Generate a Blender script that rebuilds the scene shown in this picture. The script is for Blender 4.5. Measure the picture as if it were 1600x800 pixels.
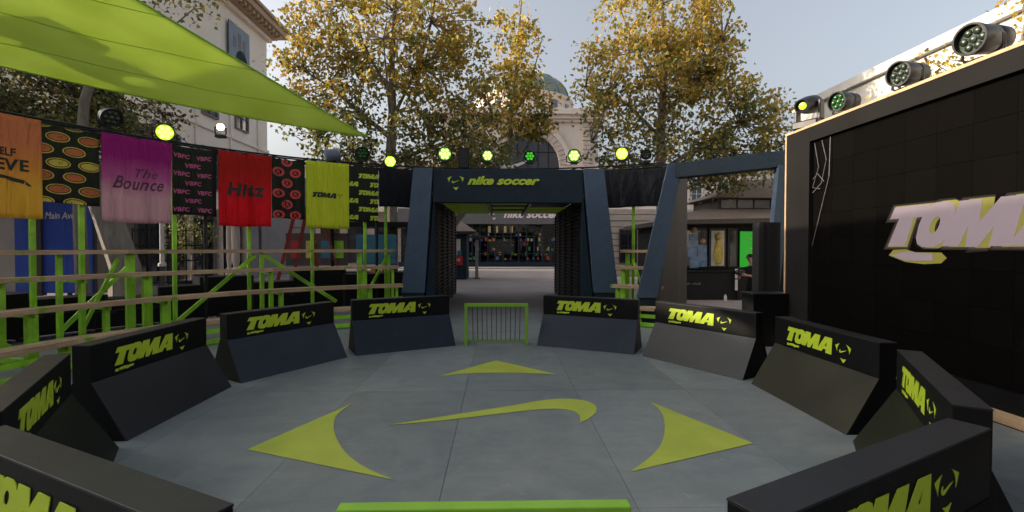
import bpy, bmesh, math, random
import numpy as np
from mathutils import Vector, Matrix
R=math.radians; PI=math.pi
rng=random.Random(7)
S=bpy.context.scene
for o in list(bpy.data.objects): bpy.data.objects.remove(o)
C=S.collection
# ------------------------------------------------------------------ camera
cam_d=bpy.data.cameras.new('camera'); cam=bpy.data.objects.new('camera',cam_d); C.objects.link(cam); S.camera=cam
cam_d.sensor_width=36; cam_d.lens=758/1600*36; cam_d.clip_start=.05; cam_d.clip_end=2000
cam.location=(.0613,-5.8807,1.95)
cam.matrix_world=Matrix.Translation(cam.location)@Matrix.Rotation(R(-1.4765),4,'Z')@Matrix.Rotation(R(90-1.03),4,'X')@Matrix.Rotation(R(.088),4,'Z')
# ------------------------------------------------------------------ light
SUN_EL=18.0; SUN_AZ=(-1.0,.06)            # direction towards the sun in plan
w=bpy.data.worlds.new('World'); S.world=w; w.use_nodes=True
nt=w.node_tree; bg=nt.nodes['Background']; sky=nt.nodes.new('ShaderNodeTexSky'); sky.sky_type='NISHITA'; sky.sun_disc=False
sky.sun_elevation=R(SUN_EL); sky.sun_rotation=math.atan2(SUN_AZ[0],SUN_AZ[1]); sky.air_density=1.0; sky.dust_density=8.0; sky.ozone_density=1.5
hs_=nt.nodes.new('ShaderNodeHueSaturation'); hs_.inputs['Saturation'].default_value=.45; nt.links.new(sky.outputs[0],hs_.inputs['Color']); nt.links.new(hs_.outputs[0],bg.inputs[0]); bg.inputs[1].default_value=.15
sl=bpy.data.lights.new('sun','SUN'); sl.energy=2.9; sl.angle=R(.6); sl.color=(1,.84,.64)
so=bpy.data.objects.new('sun',sl); C.objects.link(so)
d=Vector((SUN_AZ[0],SUN_AZ[1],0)).normalized()*math.cos(R(SUN_EL)); d.z=math.sin(R(SUN_EL))
so.rotation_euler=d.to_track_quat('Z','Y').to_euler(); so.location=(-30,-10,30)
S.view_settings.view_transform='Standard'; S.view_settings.look='None'; S.view_settings.exposure=1.12; S.view_settings.gamma=1
S.render.resolution_x=1024; S.render.resolution_y=512
try: S.cycles.max_bounces=6; S.cycles.transparent_max_bounces=6
except Exception: pass
# ------------------------------------------------------------------ materials
def mat(name,col,rough=.6,var=.15,scale=4.,bump=0.,bscale=60.,metal=0.,spec=.5,col2=None,stretch=(1,1,1),emit=None,es=0,rnd=0.,coord='Object'):
    m=bpy.data.materials.new(name); m.use_nodes=True; n=m.node_tree.nodes; l=m.node_tree.links; b=n['Principled BSDF']
    b.inputs['Roughness'].default_value=rough; b.inputs['Metallic'].default_value=metal; b.inputs['Specular IOR Level'].default_value=spec
    tc=n.new('ShaderNodeTexCoord'); mp=n.new('ShaderNodeMapping'); mp.inputs['Scale'].default_value=stretch; l.new(tc.outputs[coord],mp.inputs[0])
    nz=n.new('ShaderNodeTexNoise'); nz.inputs['Scale'].default_value=scale; nz.inputs['Detail'].default_value=6; nz.inputs['Roughness'].default_value=.62; l.new(mp.outputs[0],nz.inputs['Vector'])
    cr=n.new('ShaderNodeValToRGB'); cr.color_ramp.elements[0].position=.32; cr.color_ramp.elements[1].position=.68
    c2=col2 or tuple(min(1,c*(1+var)) for c in col); c1=col if col2 else tuple(c*(1-var) for c in col)
    cr.color_ramp.elements[0].color=(*c1,1); cr.color_ramp.elements[1].color=(*c2,1); l.new(nz.outputs[0],cr.inputs[0]); out=cr.outputs[0]
    if rnd:
        oi=n.new('ShaderNodeObjectInfo'); mr=n.new('ShaderNodeMapRange'); mr.inputs[3].default_value=1-rnd; mr.inputs[4].default_value=1+rnd; l.new(oi.outputs['Random'],mr.inputs[0])
        hs=n.new('ShaderNodeHueSaturation'); l.new(out,hs.inputs['Color']); l.new(mr.outputs[0],hs.inputs['Value']); out=hs.outputs[0]
    l.new(out,b.inputs['Base Color'])
    if bump:
        n2=n.new('ShaderNodeTexNoise'); n2.inputs['Scale'].default_value=bscale; n2.inputs['Detail'].default_value=4; l.new(mp.outputs[0],n2.inputs['Vector'])
        bp=n.new('ShaderNodeBump'); bp.inputs['Strength'].default_value=bump; bp.inputs['Distance'].default_value=.02; l.new(n2.outputs[0],bp.inputs['Height']); l.new(bp.outputs[0],b.inputs['Normal'])
    # roughness variation
    rr=n.new('ShaderNodeMapRange'); rr.inputs[3].default_value=max(0,rough-.1); rr.inputs[4].default_value=min(1,rough+.12); l.new(nz.outputs[0],rr.inputs[0]); l.new(rr.outputs[0],b.inputs['Roughness'])
    if emit: b.inputs['Emission Color'].default_value=(*emit,1); b.inputs['Emission Strength'].default_value=es
    return m
def cloth_mat(name,c1,c2=None,trans=.25,rough=.8,c3=None):
    m=bpy.data.materials.new(name); m.use_nodes=True; n=m.node_tree.nodes; l=m.node_tree.links; b=n['Principled BSDF']; o=n['Material Output']
    b.inputs['Roughness'].default_value=rough; b.inputs['Specular IOR Level'].default_value=.2
    uv=n.new('ShaderNodeUVMap'); uv.uv_map='UVMap'; sp=n.new('ShaderNodeSeparateXYZ'); l.new(uv.outputs[0],sp.inputs[0])
    nz=n.new('ShaderNodeTexNoise'); nz.inputs['Scale'].default_value=5; nz.inputs['Detail'].default_value=5; l.new(uv.outputs[0],nz.inputs['Vector'])
    ad=n.new('ShaderNodeMath'); ad.operation='MULTIPLY_ADD'; ad.inputs[1].default_value=.18; ad.inputs[2].default_value=-.09; l.new(nz.outputs[0],ad.inputs[0])
    a2=n.new('ShaderNodeMath'); a2.operation='ADD'; l.new(sp.outputs[1],a2.inputs[0]); l.new(ad.outputs[0],a2.inputs[1])
    cr=n.new('ShaderNodeValToRGB'); e=cr.color_ramp.elements; e[0].color=(*(c2 or c1),1); e[1].color=(*c1,1); e[0].position=.3; e[1].position=.75
    if c3: x=e.new(.5); x.color=(*c3,1)
    l.new(a2.outputs[0],cr.inputs[0]); l.new(cr.outputs[0],b.inputs['Base Color'])
    mw=n.new('ShaderNodeMapping'); mw.inputs['Scale'].default_value=(7,1.3,1); mw.inputs['Rotation'].default_value=(0,0,.12); l.new(uv.outputs[0],mw.inputs[0])
    wn=n.new('ShaderNodeTexNoise'); wn.inputs['Scale'].default_value=1.3; wn.inputs['Detail'].default_value=3; wn.inputs['Distortion'].default_value=.8; l.new(mw.outputs[0],wn.inputs['Vector'])
    bp=n.new('ShaderNodeBump'); bp.inputs['Strength'].default_value=.9; bp.inputs['Distance'].default_value=.12; l.new(wn.outputs[0],bp.inputs['Height']); l.new(bp.outputs[0],b.inputs['Normal'])
    t=n.new('ShaderNodeBsdfTranslucent'); l.new(cr.outputs[0],t.inputs[0]); l.new(bp.outputs[0],t.inputs['Normal']); mx=n.new('ShaderNodeMixShader'); mx.inputs[0].default_value=trans
    l.new(b.outputs[0],mx.inputs[1]); l.new(t.outputs[0],mx.inputs[2]); l.new(mx.outputs[0],o.inputs[0])
    return m
def glass(name,col=(.02,.022,.026),rough=.06):
    return mat(name,col,rough,.25,1.5,spec=.9)
def leaf_mat(name):
    m=bpy.data.materials.new(name); m.use_nodes=True; n=m.node_tree.nodes; l=m.node_tree.links; b=n['Principled BSDF']; o=n['Material Output']
    a=n.new('ShaderNodeAttribute'); a.attribute_name='tint'; l.new(a.outputs['Color'],b.inputs['Base Color']); b.inputs['Roughness'].default_value=.5
    b.inputs['Specular IOR Level'].default_value=.3
    t=n.new('ShaderNodeBsdfTranslucent'); l.new(a.outputs['Color'],t.inputs[0]); mx=n.new('ShaderNodeMixShader'); mx.inputs[0].default_value=.55
    l.new(b.outputs[0],mx.inputs[1]); l.new(t.outputs[0],mx.inputs[2]); l.new(mx.outputs[0],o.inputs[0]); return m
M=dict(
 plaza=mat('plaza_concrete',(.27,.235,.225),.75,.14,.5,.25,40),
 floor0=mat('painted_floor_edge',(.125,.145,.155),.42,.30,1.1,.12,30,rnd=.07,col2=(.20,.215,.215),coord='Generated',stretch=(1.5,3,1)),
 kerb=mat('pale_stone_kerb',(.36,.33,.31),.8,.1,3,.2),
 black=mat('black_painted_wood',(.0028,.003,.0036),.55,.3,3,.08,120,spec=.18),
 slope=mat('charcoal_laminate',(.0095,.0165,.029),.38,.3,1.2,.06,150,spec=.22),
 btop=mat('charcoal_top',(.013,.013,.0145),.42,.3,3,.08,120,spec=.35),
 lime=mat('lime_paint',(.42,.55,.02),.55,.08,3),
 limef=mat('lime_floor_paint',(.31,.36,.04),.5,.2,2.2,.12,60,col2=(.40,.46,.05)),
 green=mat('green_painted_timber',(.23,.50,.016),.5,.3,2.5,.15,50,rnd=.12),
 goal=mat('green_goal_paint',(.20,.41,.025),.35,.1,4),
 wood=mat('bare_timber',(.28,.18,.105),.7,.2,2,.35,25,col2=(.46,.32,.20),stretch=(1,1,8),rnd=.15),
 ply=mat('plywood_edge',(.46,.31,.17),.7,.2,3,.2,30),
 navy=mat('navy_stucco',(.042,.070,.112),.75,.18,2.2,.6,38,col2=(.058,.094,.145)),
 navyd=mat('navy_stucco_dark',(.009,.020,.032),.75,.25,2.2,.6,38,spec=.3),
 fin=mat('dark_wood_panel',(.015,.0138,.0155),.6,.25,2,.3,30,stretch=(4,4,.5)),
 slat=mat('black_slats',(.012,.011,.010),.6,.3,3,.1,60),
 slatg=mat('green_light_slats',(.13,.18,.015),.6,.3,3,emit=(.25,.36,.015),es=.04),
 steel=mat('black_steel',(.012,.012,.014),.4,.2,6,metal=.4),
 alu=mat('aluminium',(.45,.45,.47),.35,.1,6,metal=.9),
 screenf=mat('screen_surround',(.013,.012,.0118),.7,.15,1.2,.05,80,spec=.06),
 led=mat('led_tile',(.0028,.0024,.0022),.7,.15,8,.1,200,rnd=.12,spec=.02),
 ledglow=mat('screen_lilac_light',(.1,.08,.09),.5,.05,8,emit=(.60,.46,.50),es=.15),
 ledglow2=mat('screen_yellow_light',(.1,.1,.02),.5,.05,8,emit=(.52,.42,.05),es=.13),
 lensd=mat('lens_glass',(.02,.032,.02),.3,.5,30,spec=.5),
 cream=mat('cream_stucco',(.68,.59,.51),.85,.08,.6,.15,12),
 creaml=mat('pale_plaster',(.78,.70,.61),.85,.06,.5,.12,12),
 cream2=mat('warm_stone',(.52,.43,.37),.85,.12,2,.2,15,rnd=.06),
 white=mat('white_stucco',(.50,.48,.44),.85,.06,.8,.1,12),
 tan=mat('tan_cornice',(.42,.30,.20),.8,.1,1.5),
 dome=mat('weathered_green_dome',(.20,.25,.22),.6,.2,.8,.1,10),
 glassd=glass('dark_glass'), glassb=glass('blue_glass',(.05,.075,.11)),
 archg=mat('grey_arch_glazing',(.045,.046,.062),.35,.12,1.,spec=.6),
 bark=mat('grey_brown_bark',(.15,.125,.10),.9,.3,6,.8,25,stretch=(1,1,.3)),
 bark2=mat('pale_bark',(.20,.17,.14),.9,.3,5,.8,25,stretch=(1,1,.3)),
 blue=mat('blue_hoarding',(.012,.05,.30),.5,.2,1.5),
 teal=mat('teal_panel',(.03,.14,.21),.5,.2,3),
 red=mat('red_paint',(.36,.012,.015),.5,.15,3), redd=mat('red_steel',(.25,.02,.015),.5,.15,3),
 roof=mat('brown_shingle_roof',(.20,.15,.13),.85,.2,4,.4,30,stretch=(1,1,3)),
 dwood=mat('dark_brown_timber',(.035,.028,.025),.6,.2,3),
 gscreen=mat('green_screen',(.01,.1,.01),.4,.1,3,emit=(.015,.48,.02),es=.25),
 paper=mat('white_print',(.55,.52,.50),.7,.1,3), skin=mat('skin',(.40,.22,.15),.55,.1,6),
 cable_reflection=mat('grey_cable_reflection',(.12,.11,.12),.5,.1,5),
 cloth=mat('black_clothing',(.0045,.0045,.0055),.9,.3,15,.3,80),
 yellow=mat('yellow_print',(.50,.36,.07),.6,.3,6), bluep=mat('blue_print',(.03,.10,.24),.5,.4,6,col2=(.18,.25,.34)),
 ink=mat('black_ink',(.015,.014,.013),.7,.1,3), inkp=mat('plum_ink',(.08,.02,.05),.7,.1,3),
 sign=mat('lit_shop_sign',(.5,.42,.45),.5,.05,3,emit=(.75,.58,.62),es=.10),
 shopband=mat('grey_fascia',(.12,.115,.115),.6,.1,1), merch=mat('shop_goods',(.09,.04,.03),.7,.9,2.2,col2=(.02,.06,.05)),
 warm=mat('shop_warm_light',(.5,.4,.2),.5,.1,2,emit=(.9,.6,.25),es=.15),
 grey=mat('grey_stone',(.20,.19,.19),.85,.12,1.2,.2,12), pot=mat('dark_planter',(.05,.045,.04),.7,.2,3),
)
def lens_mat(name,col,es): return mat(name,col,.2,.1,20,emit=col,es=es)
M['lens_hot']=lens_mat('lens_lit_yellow',(.72,.95,.10),1.9); M['lens_green']=lens_mat('lens_lit_green',(.06,.50,.03),.35)
M['lens_dim']=lens_mat('lens_dim_green',(.01,.075,.01),.05); M['lens_far']=lens_mat('lens_small_yellow',(.45,.70,.03),.8); M['plate_hot']=lens_mat('plate_lit_yellow',(.38,.66,.01),.62); M['plate_pale']=lens_mat('plate_lit_green',(.16,.42,.03),.33); M['plate_warm']=lens_mat('plate_lit_warm',(1.,.8,.5),3); M['lens_pale']=lens_mat('lens_lit_pale',(.60,.85,.22),.9); M['lens_warm']=lens_mat('lens_lit_warm',(1.,.80,.55),9)
def floor_mat():
    m=bpy.data.materials.new('painted_floor'); m.use_nodes=True; n=m.node_tree.nodes; l=m.node_tree.links; b=n['Principled BSDF']
    g=n.new('ShaderNodeNewGeometry'); oi=n.new('ShaderNodeObjectInfo')
    def nz(sc,det,st=(1,1,1),dist=0):
        mp=n.new('ShaderNodeMapping'); mp.inputs['Scale'].default_value=st; l.new(g.outputs['Position'],mp.inputs[0]); x=n.new('ShaderNodeTexNoise'); x.inputs['Scale'].default_value=sc; x.inputs['Detail'].default_value=det; x.inputs['Roughness'].default_value=.65; x.inputs['Distortion'].default_value=dist; l.new(mp.outputs[0],x.inputs['Vector']); return x.outputs[0]
    def ramp(src,p0,c0,p1,c1):
        c=n.new('ShaderNodeValToRGB'); c.color_ramp.elements[0].position=p0; c.color_ramp.elements[0].color=(*c0,1); c.color_ramp.elements[1].position=p1; c.color_ramp.elements[1].color=(*c1,1); l.new(src,c.inputs[0]); return c.outputs[0]
    def mul(a,b_,f,mode='MULTIPLY'):
        x=n.new('ShaderNodeMixRGB'); x.blend_type=mode; x.inputs[0].default_value=f; l.new(a,x.inputs[1]); l.new(b_,x.inputs[2]); return x.outputs[0]
    base=ramp(nz(.45,5,dist=.6),.30,(.155,.178,.188),.72,(.20,.212,.205))
    cl=ramp(nz(1.7,8,(1,1,1),1.2),.32,(.80,.82,.84),.68,(1.10,1.10,1.07))
    st=ramp(nz(3.,6,(.25,1.6,1),.5),.34,(.92,.93,.94),.66,(1.05,1.05,1.04))
    sc=ramp(nz(14,4,(.3,1,1),2.5),.60,(1,1,1),.70,(1.45,1.45,1.4))
    sp=ramp(nz(9,5,dist=3.),.66,(1,1,1),.74,(.62,.63,.65))
    c=mul(base,cl,1); c=mul(c,st,1); c=mul(c,sc,.8); c=mul(c,sp,.6)
    mr=n.new('ShaderNodeMapRange'); mr.inputs[3].default_value=.90; mr.inputs[4].default_value=1.1; l.new(oi.outputs['Random'],mr.inputs[0])
    h=n.new('ShaderNodeHueSaturation'); l.new(c,h.inputs['Color']); l.new(mr.outputs[0],h.inputs['Value']); l.new(h.outputs[0],b.inputs['Base Color'])
    rr=n.new('ShaderNodeMapRange'); rr.inputs[3].default_value=.30; rr.inputs[4].default_value=.62; l.new(nz(1.3,6),rr.inputs[0]); l.new(rr.outputs[0],b.inputs['Roughness'])
    bp=n.new('ShaderNodeBump'); bp.inputs['Strength'].default_value=.15; bp.inputs['Distance'].default_value=.01; l.new(nz(40,4),bp.inputs['Height']); l.new(bp.outputs[0],b.inputs['Normal'])
    return m
M['floor']=floor_mat()
def thin_glass(name):
    m=bpy.data.materials.new(name); m.use_nodes=True; n=m.node_tree.nodes; l=m.node_tree.links
    for x in list(n):
        if x.type!='OUTPUT_MATERIAL': n.remove(x)
    o=[x for x in n if x.type=='OUTPUT_MATERIAL'][0]; t=n.new('ShaderNodeBsdfTransparent'); t.inputs[0].default_value=(.75,.8,.82,1); g=n.new('ShaderNodeBsdfGlossy'); g.inputs['Roughness'].default_value=.03
    f=n.new('ShaderNodeFresnel'); f.inputs[0].default_value=1.5; mx=n.new('ShaderNodeMixShader'); l.new(f.outputs[0],mx.inputs[0]); l.new(t.outputs[0],mx.inputs[1]); l.new(g.outputs[0],mx.inputs[2]); l.new(mx.outputs[0],o.inputs[0]); return m
M['glass']=thin_glass('clear_glass')
for nm,amt in (('black',.004),('slope',.010),('btop',.018),('navy',.03),('navyd',.012)):
    m_=M[nm]; n_=m_.node_tree.nodes; l_=m_.node_tree.links; b_=n_['Principled BSDF']; src=b_.inputs['Base Color'].links[0].from_socket
    g_=n_.new('ShaderNodeNewGeometry'); mp_=n_.new('ShaderNodeMapping'); mp_.inputs['Scale'].default_value=(1,1,.35); l_.new(g_.outputs['Position'],mp_.inputs[0])
    z_=n_.new('ShaderNodeTexNoise'); z_.inputs['Scale'].default_value=11; z_.inputs['Detail'].default_value=8; z_.inputs['Distortion'].default_value=1.5; l_.new(mp_.outputs[0],z_.inputs['Vector'])
    c_=n_.new('ShaderNodeValToRGB'); c_.color_ramp.elements[0].position=.60; c_.color_ramp.elements[1].position=.74; l_.new(z_.outputs[0],c_.inputs[0])
    x_=n_.new('ShaderNodeMixRGB'); x_.blend_type='ADD'; l_.new(c_.outputs[0],x_.inputs[0]); l_.new(src,x_.inputs[1]); x_.inputs[2].default_value=(amt,amt,amt,1); l_.new(x_.outputs[0],b_.inputs['Base Color'])
# lime overspray on the bare boards
m_=M['wood']; n_=m_.node_tree.nodes; l_=m_.node_tree.links; b_=n_['Principled BSDF']; src=b_.inputs['Base Color'].links[0].from_socket
g_=n_.new('ShaderNodeNewGeometry'); z_=n_.new('ShaderNodeTexNoise'); z_.inputs['Scale'].default_value=2.6; z_.inputs['Detail'].default_value=6; l_.new(g_.outputs['Position'],z_.inputs['Vector'])
c_=n_.new('ShaderNodeValToRGB'); c_.color_ramp.elements[0].position=.585; c_.color_ramp.elements[1].position=.66; l_.new(z_.outputs[0],c_.inputs[0])
x_=n_.new('ShaderNodeMixRGB'); l_.new(c_.outputs[0],x_.inputs[0]); l_.new(src,x_.inputs[1]); x_.inputs[2].default_value=(.17,.25,.02,1); l_.new(x_.outputs[0],b_.inputs['Base Color'])
leafM=leaf_mat('sycamore_leaf')
# ------------------------------------------------------------------ helpers
class MB:
    def __init__(s): s.v=[]; s.f=[]
    def add(s,vs,fs):
        k=len(s.v); s.v+= [tuple(v) for v in vs]; s.f+=[tuple(i+k for i in f) for f in fs]; return s
    def box(s,x0,x1,y0,y1,z0,z1,rz=0,o=(0,0,0)):
        c,n=math.cos(rz),math.sin(rz)
        vs=[(x,y,z) for z in (z0,z1) for x,y in ((x0,y0),(x1,y0),(x1,y1),(x0,y1))]
        vs=[(o[0]+c*x-n*y,o[1]+n*x+c*y,o[2]+z) for x,y,z in vs]
        return s.add(vs,[(3,2,1,0),(4,5,6,7),(0,1,5,4),(1,2,6,5),(2,3,7,6),(3,0,4,7)])
    def prism(s,poly,vec):   # poly: 3D points (planar), extruded by vec
        n=len(poly); v=Vector(vec); P=[Vector(p) for p in poly]
        return s.add([*P,*[p+v for p in P]],[tuple(range(n))[::-1],tuple(range(n,2*n))]+[(i,(i+1)%n,(i+1)%n+n,i+n) for i in range(n)])
    def bar(s,a,b,w,h,up=(0,0,1)):
        a=Vector(a);b=Vector(b);d=(b-a).normalized();u=Vector(up)
        if abs(d.dot(u))>.98:u=Vector((0,1,0))
        x=d.cross(u).normalized()*w/2; y=x.cross(d).normalized()*h/2
        return s.add([a-x-y,a+x-y,a+x+y,a-x+y,b-x-y,b+x-y,b+x+y,b-x+y],[(0,1,2,3),(7,6,5,4),(4,5,1,0),(5,6,2,1),(6,7,3,2),(7,4,0,3)])
    def tube(s,pts,rad,n=8,cap=True):
        pts=[Vector(p) for p in pts]; k=len(s.v); R0=rad if hasattr(rad,'__len__') else [rad]*len(pts); vs=[];fs=[]
        up=Vector((.3,.2,1)).normalized()
        for i,p in enumerate(pts):
            d=(pts[min(i+1,len(pts)-1)]-pts[max(i-1,0)]).normalized(); 
            if abs(d.dot(up))>.95: up=Vector((1,.1,0)).normalized()
            x=d.cross(up).normalized(); y=d.cross(x)
            for j in range(n):
                a=2*PI*j/n; vs.append(p+(x*math.cos(a)+y*math.sin(a))*R0[i])
        for i in range(len(pts)-1):
            for j in range(n): fs.append((i*n+j,i*n+(j+1)%n,(i+1)*n+(j+1)%n,(i+1)*n+j))
        if cap: fs+= [tuple(range(n)),tuple(range((len(pts)-1)*n,len(pts)*n))[::-1]]
        return s.add(vs,fs)
    def lathe(s,prof,n=24,a0=0,a1=2*PI,o=(0,0,0)):
        full=abs(a1-a0-2*PI)<1e-6; m=n if full else n+1; vs=[];fs=[]
        for r,z in prof:
            for j in range(m): a=a0+(a1-a0)*j/n; vs.append((o[0]+r*math.cos(a),o[1]+r*math.sin(a),o[2]+z))
        for i in range(len(prof)-1):
            for j in range(n): fs.append((i*m+j,i*m+(j+1)%m,(i+1)*m+(j+1)%m,(i+1)*m+j))
        return s.add(vs,fs)
    def build(s,name,m,parent=None,smooth=False,bevel=0,loc=None):
        me=bpy.data.meshes.new(name); me.from_pydata([tuple(v) for v in s.v],[],s.f); me.materials.append(m); me.update()
        bm=bmesh.new(); bm.from_mesh(me); bmesh.ops.recalc_face_normals(bm,faces=bm.faces); bm.to_mesh(me); bm.free()
        if smooth:
            for p in me.polygons: p.use_smooth=True
        o=bpy.data.objects.new(name,me); C.objects.link(o)
        if smooth:
            md=o.modifiers.new('split','EDGE_SPLIT'); md.split_angle=R(35)
        if bevel: md=o.modifiers.new('bevel','BEVEL'); md.width=bevel; md.segments=2; md.limit_method='ANGLE'
        if parent: o.parent=parent
        if loc: o.location=loc
        return o
def tag(o,label=None,cat=None,group=None,kind=None):
    if label:o['label']=label
    if cat:o['category']=cat
    if group:o['group']=group
    if kind:o['kind']=kind
    return o
def thing(name,label,cat,loc=(0,0,0),rz=0,group=None):
    o=bpy.data.objects.new(name,None); C.objects.link(o); o.location=loc; o.rotation_euler=(0,0,rz); o.empty_display_size=.2
    return tag(o,label,cat,group)
def copy_tree(o,parent=None):
    c=o.copy(); C.objects.link(c); c.parent=parent
    for ch in [x for x in o.children]: copy_tree(ch,c)
    return c
def inst(name,me,parent,loc=(0,0,0),rot=(0,0,0),kind=None):
    o=bpy.data.objects.new(name,me); C.objects.link(o); o.parent=parent; o.location=loc; o.rotation_euler=rot
    if kind or name=='ball_emblem':o['kind']=kind or 'stuff'
    return o
def curve_mesh(loops,depth=.004,name='print',off=0):
    cu=bpy.data.curves.new(name,'CURVE'); cu.dimensions='2D'; cu.fill_mode='BOTH'; cu.extrude=depth/2; cu.offset=off
    for lp in loops:
        sp=cu.splines.new('POLY'); sp.points.add(len(lp)-1)
        for i,(x,y) in enumerate(lp): sp.points[i].co=(x,y,0,1)
        sp.use_cyclic_u=True
    o=bpy.data.objects.new(name,cu); C.objects.link(o); dg=bpy.context.evaluated_depsgraph_get(); me=bpy.data.meshes.new_from_object(o.evaluated_get(dg))
    bpy.data.objects.remove(o); me.name=name; return me
def text_mesh(txt,size=1,shear=0,off=0,depth=.004,space=1,name='lettering'):
    cu=bpy.data.curves.new(name,'FONT'); cu.body=txt; cu.size=size; cu.shear=shear; cu.offset=off; cu.extrude=depth/2; cu.space_character=space; cu.resolution_u=3
    o=bpy.data.objects.new(name,cu); C.objects.link(o); dg=bpy.context.evaluated_depsgraph_get(); me=bpy.data.meshes.new_from_object(o.evaluated_get(dg))
    bpy.data.objects.remove(o); me.name=name; return me
def fit(me,w=None,h=None):   # move to the origin and scale to a width / height
    co=np.empty(len(me.vertices)*3); me.vertices.foreach_get('co',co); co=co.reshape(-1,3); mn=co.min(0); mx=co.max(0); co[:,:2]-=mn[:2]
    if w: co[:,0]*=w/(mx[0]-mn[0])
    if h: co[:,1]*=h/(mx[1]-mn[1])
    me.vertices.foreach_set('co',co.ravel()); me.update(); return me
def setmat(me,m):
    me.materials.clear(); me.materials.append(m); return me
# heavy slanted display word, one unit high: T, O, M, A
def sl(pts,dx=0,k=.22): return [(x+dx+k*y,y) for x,y in pts]
def toma_loops():
    L=[]
    L.append(sl([(-.02,1),(-.06,.70),(.16,.70),(.08,0),(.48,0),(.48,.70),(.70,.71),(.74,1)],0,.26))
    o=[];i=[]
    for k in range(14):
        a=2*PI*k/14; o.append((.36+.36*math.copysign(abs(math.cos(a))**.7,math.cos(a)),.5+.53*math.copysign(abs(math.sin(a))**.7,math.sin(a)))); i.append((.36+.10*math.cos(a),.5+.20*math.sin(a)))
    L.append(sl([(x*.9,y) for x,y in o],.64,.26)); L.append(sl([(x*.9,y) for x,y in i[::-1]],.64,.26))
    L.append(sl([(0,0),(.05,1),(.42,1),(.50,.52),(.70,1),(1.06,1),(1.12,0),(.78,0),(.76,.40),(.62,-.02),(.42,-.02),(.34,.42),(.30,0)],1.24,.26))
    L.append(sl([(0,0),(.30,1),(.74,1),(.98,-.04),(.60,-.04),(.57,.18),(.40,.18),(.34,0)],2.30,.26)); L.append(sl([(.44,.38),(.55,.38),(.51,.70)][::-1],2.30,.26))
    return L
def arcpts(c,r,a,b,n=10): return [(c[0]+r*math.cos(a+(b-a)*i/n),c[1]+r*math.sin(a+(b-a)*i/n)) for i in range(n+1)]
TRI=[[(-2.36,-1.19),(-1.77,.17),(-1.82,-.24),(-1.71,-.67),(-1.47,-1.16),(-1.19,-1.53),(-.83,-1.83)],
     [(2.59,-1.15),(1.96,.17),(1.98,-.2),(1.88,-.62),(1.70,-1.08),(1.48,-1.42),(1.20,-1.73)],
     [(0,2.45),(-.85,1.42),(-.5,1.56),(.02,1.62),(.54,1.58),(.95,1.50)]]
def smooth_open(P,n=4):
    out=[]
    for i in range(len(P)-1):
        p0=P[max(0,i-1)];p1=P[i];p2=P[i+1];p3=P[min(len(P)-1,i+2)]
        for k in range(n):
            t=k/n; out.append(tuple(.5*((2*p1[j])+(-p0[j]+p2[j])*t+(2*p0[j]-5*p1[j]+4*p2[j]-p3[j])*t*t+(-p0[j]+3*p1[j]-3*p2[j]+p3[j])*t**3) for j in (0,1)))
    return out+[P[-1]]
TRI=[[t[0]]+smooth_open(t[1:]) for t in TRI]
TICK=[(-1.16,-.58),(-.75,-.39),(-.38,-.22),(.23,.06),(.50,.20),(.67,.27),(.84,.31),(.98,.30),(1.10,.26),(1.18,.19),(1.24,.07),(1.24,-.07),(1.21,-.2),(1.15,-.31),(1.05,-.46),(.93,-.57),(.97,-.49),(.985,-.41),(.99,-.32),(.96,-.2),(.91,-.14),(.84,-.1),(.74,-.075),(.64,-.08),(.4,-.13),(.02,-.25),(-.55,-.44)]
def logo_loops(s=1,o=(0,0)): # upright version of the floor mark
    f=lambda lp:[(o[0]-x*s/2.4,o[1]-y*s/2.4) for x,y in lp]
    return [f(t) for t in TRI]+[f(TICK)]
def toma_mesh(off=0):
    L=toma_loops(); groups=[[L[0]],[L[1],L[2]],[L[3]],[L[4],L[5]]]; bm=bmesh.new()
    for i,gp in enumerate(groups):
        m_=curve_mesh(gp,.004,'letter',off); k=len(bm.verts); bm.from_mesh(m_); bm.verts.ensure_lookup_table()
        for v in bm.verts[k:]: v.co.z+=i*.0011
    me=bpy.data.meshes.new('lettering'); bm.to_mesh(me); bm.free(); return me
XO=(-.06,.0); SX=None
toma_me=toma_mesh(); _c=[v.co.copy() for v in toma_me.vertices]; mnx,mxx,mny,mxy=min(c.x for c in _c),max(c.x for c in _c),min(c.y for c in _c),max(c.y for c in _c)
def norm(me):
    for v in me.vertices: v.co.x=(v.co.x-mnx)/(mxx-mnx); v.co.y=(v.co.y-mny)/(mxy-mny)
    return me
norm(toma_me); logo_me=curve_mesh(logo_loops(),.004,'ball_emblem')
def scaled(me,sx,sy,m):
    n=me.copy(); co=np.empty(len(n.vertices)*3); n.vertices.foreach_get('co',co); co=co.reshape(-1,3); co[:,0]*=sx; co[:,1]*=sy; n.vertices.foreach_set('co',co.ravel()); n.update(); return setmat(n,m)
sub_me=curve_mesh([[(0,0),(.18,0),(.18,.6),(.05,.7),(0,.5)],[(.22,.1),(.55,.15),(.62,-.1),(.8,.2),(1,.25),(1,.75),(.7,.7),(.5,.85),(.22,.7)]],.003,'subtitle')
UPR=(PI/2,0,0); UPB=(PI/2,0,PI)
# ------------------------------------------------------------------ ground
g=MB().box(-300,300,-300,400,-.3,-.03).build('plaza_ground',M['plaza']); tag(g,kind='structure')
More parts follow.
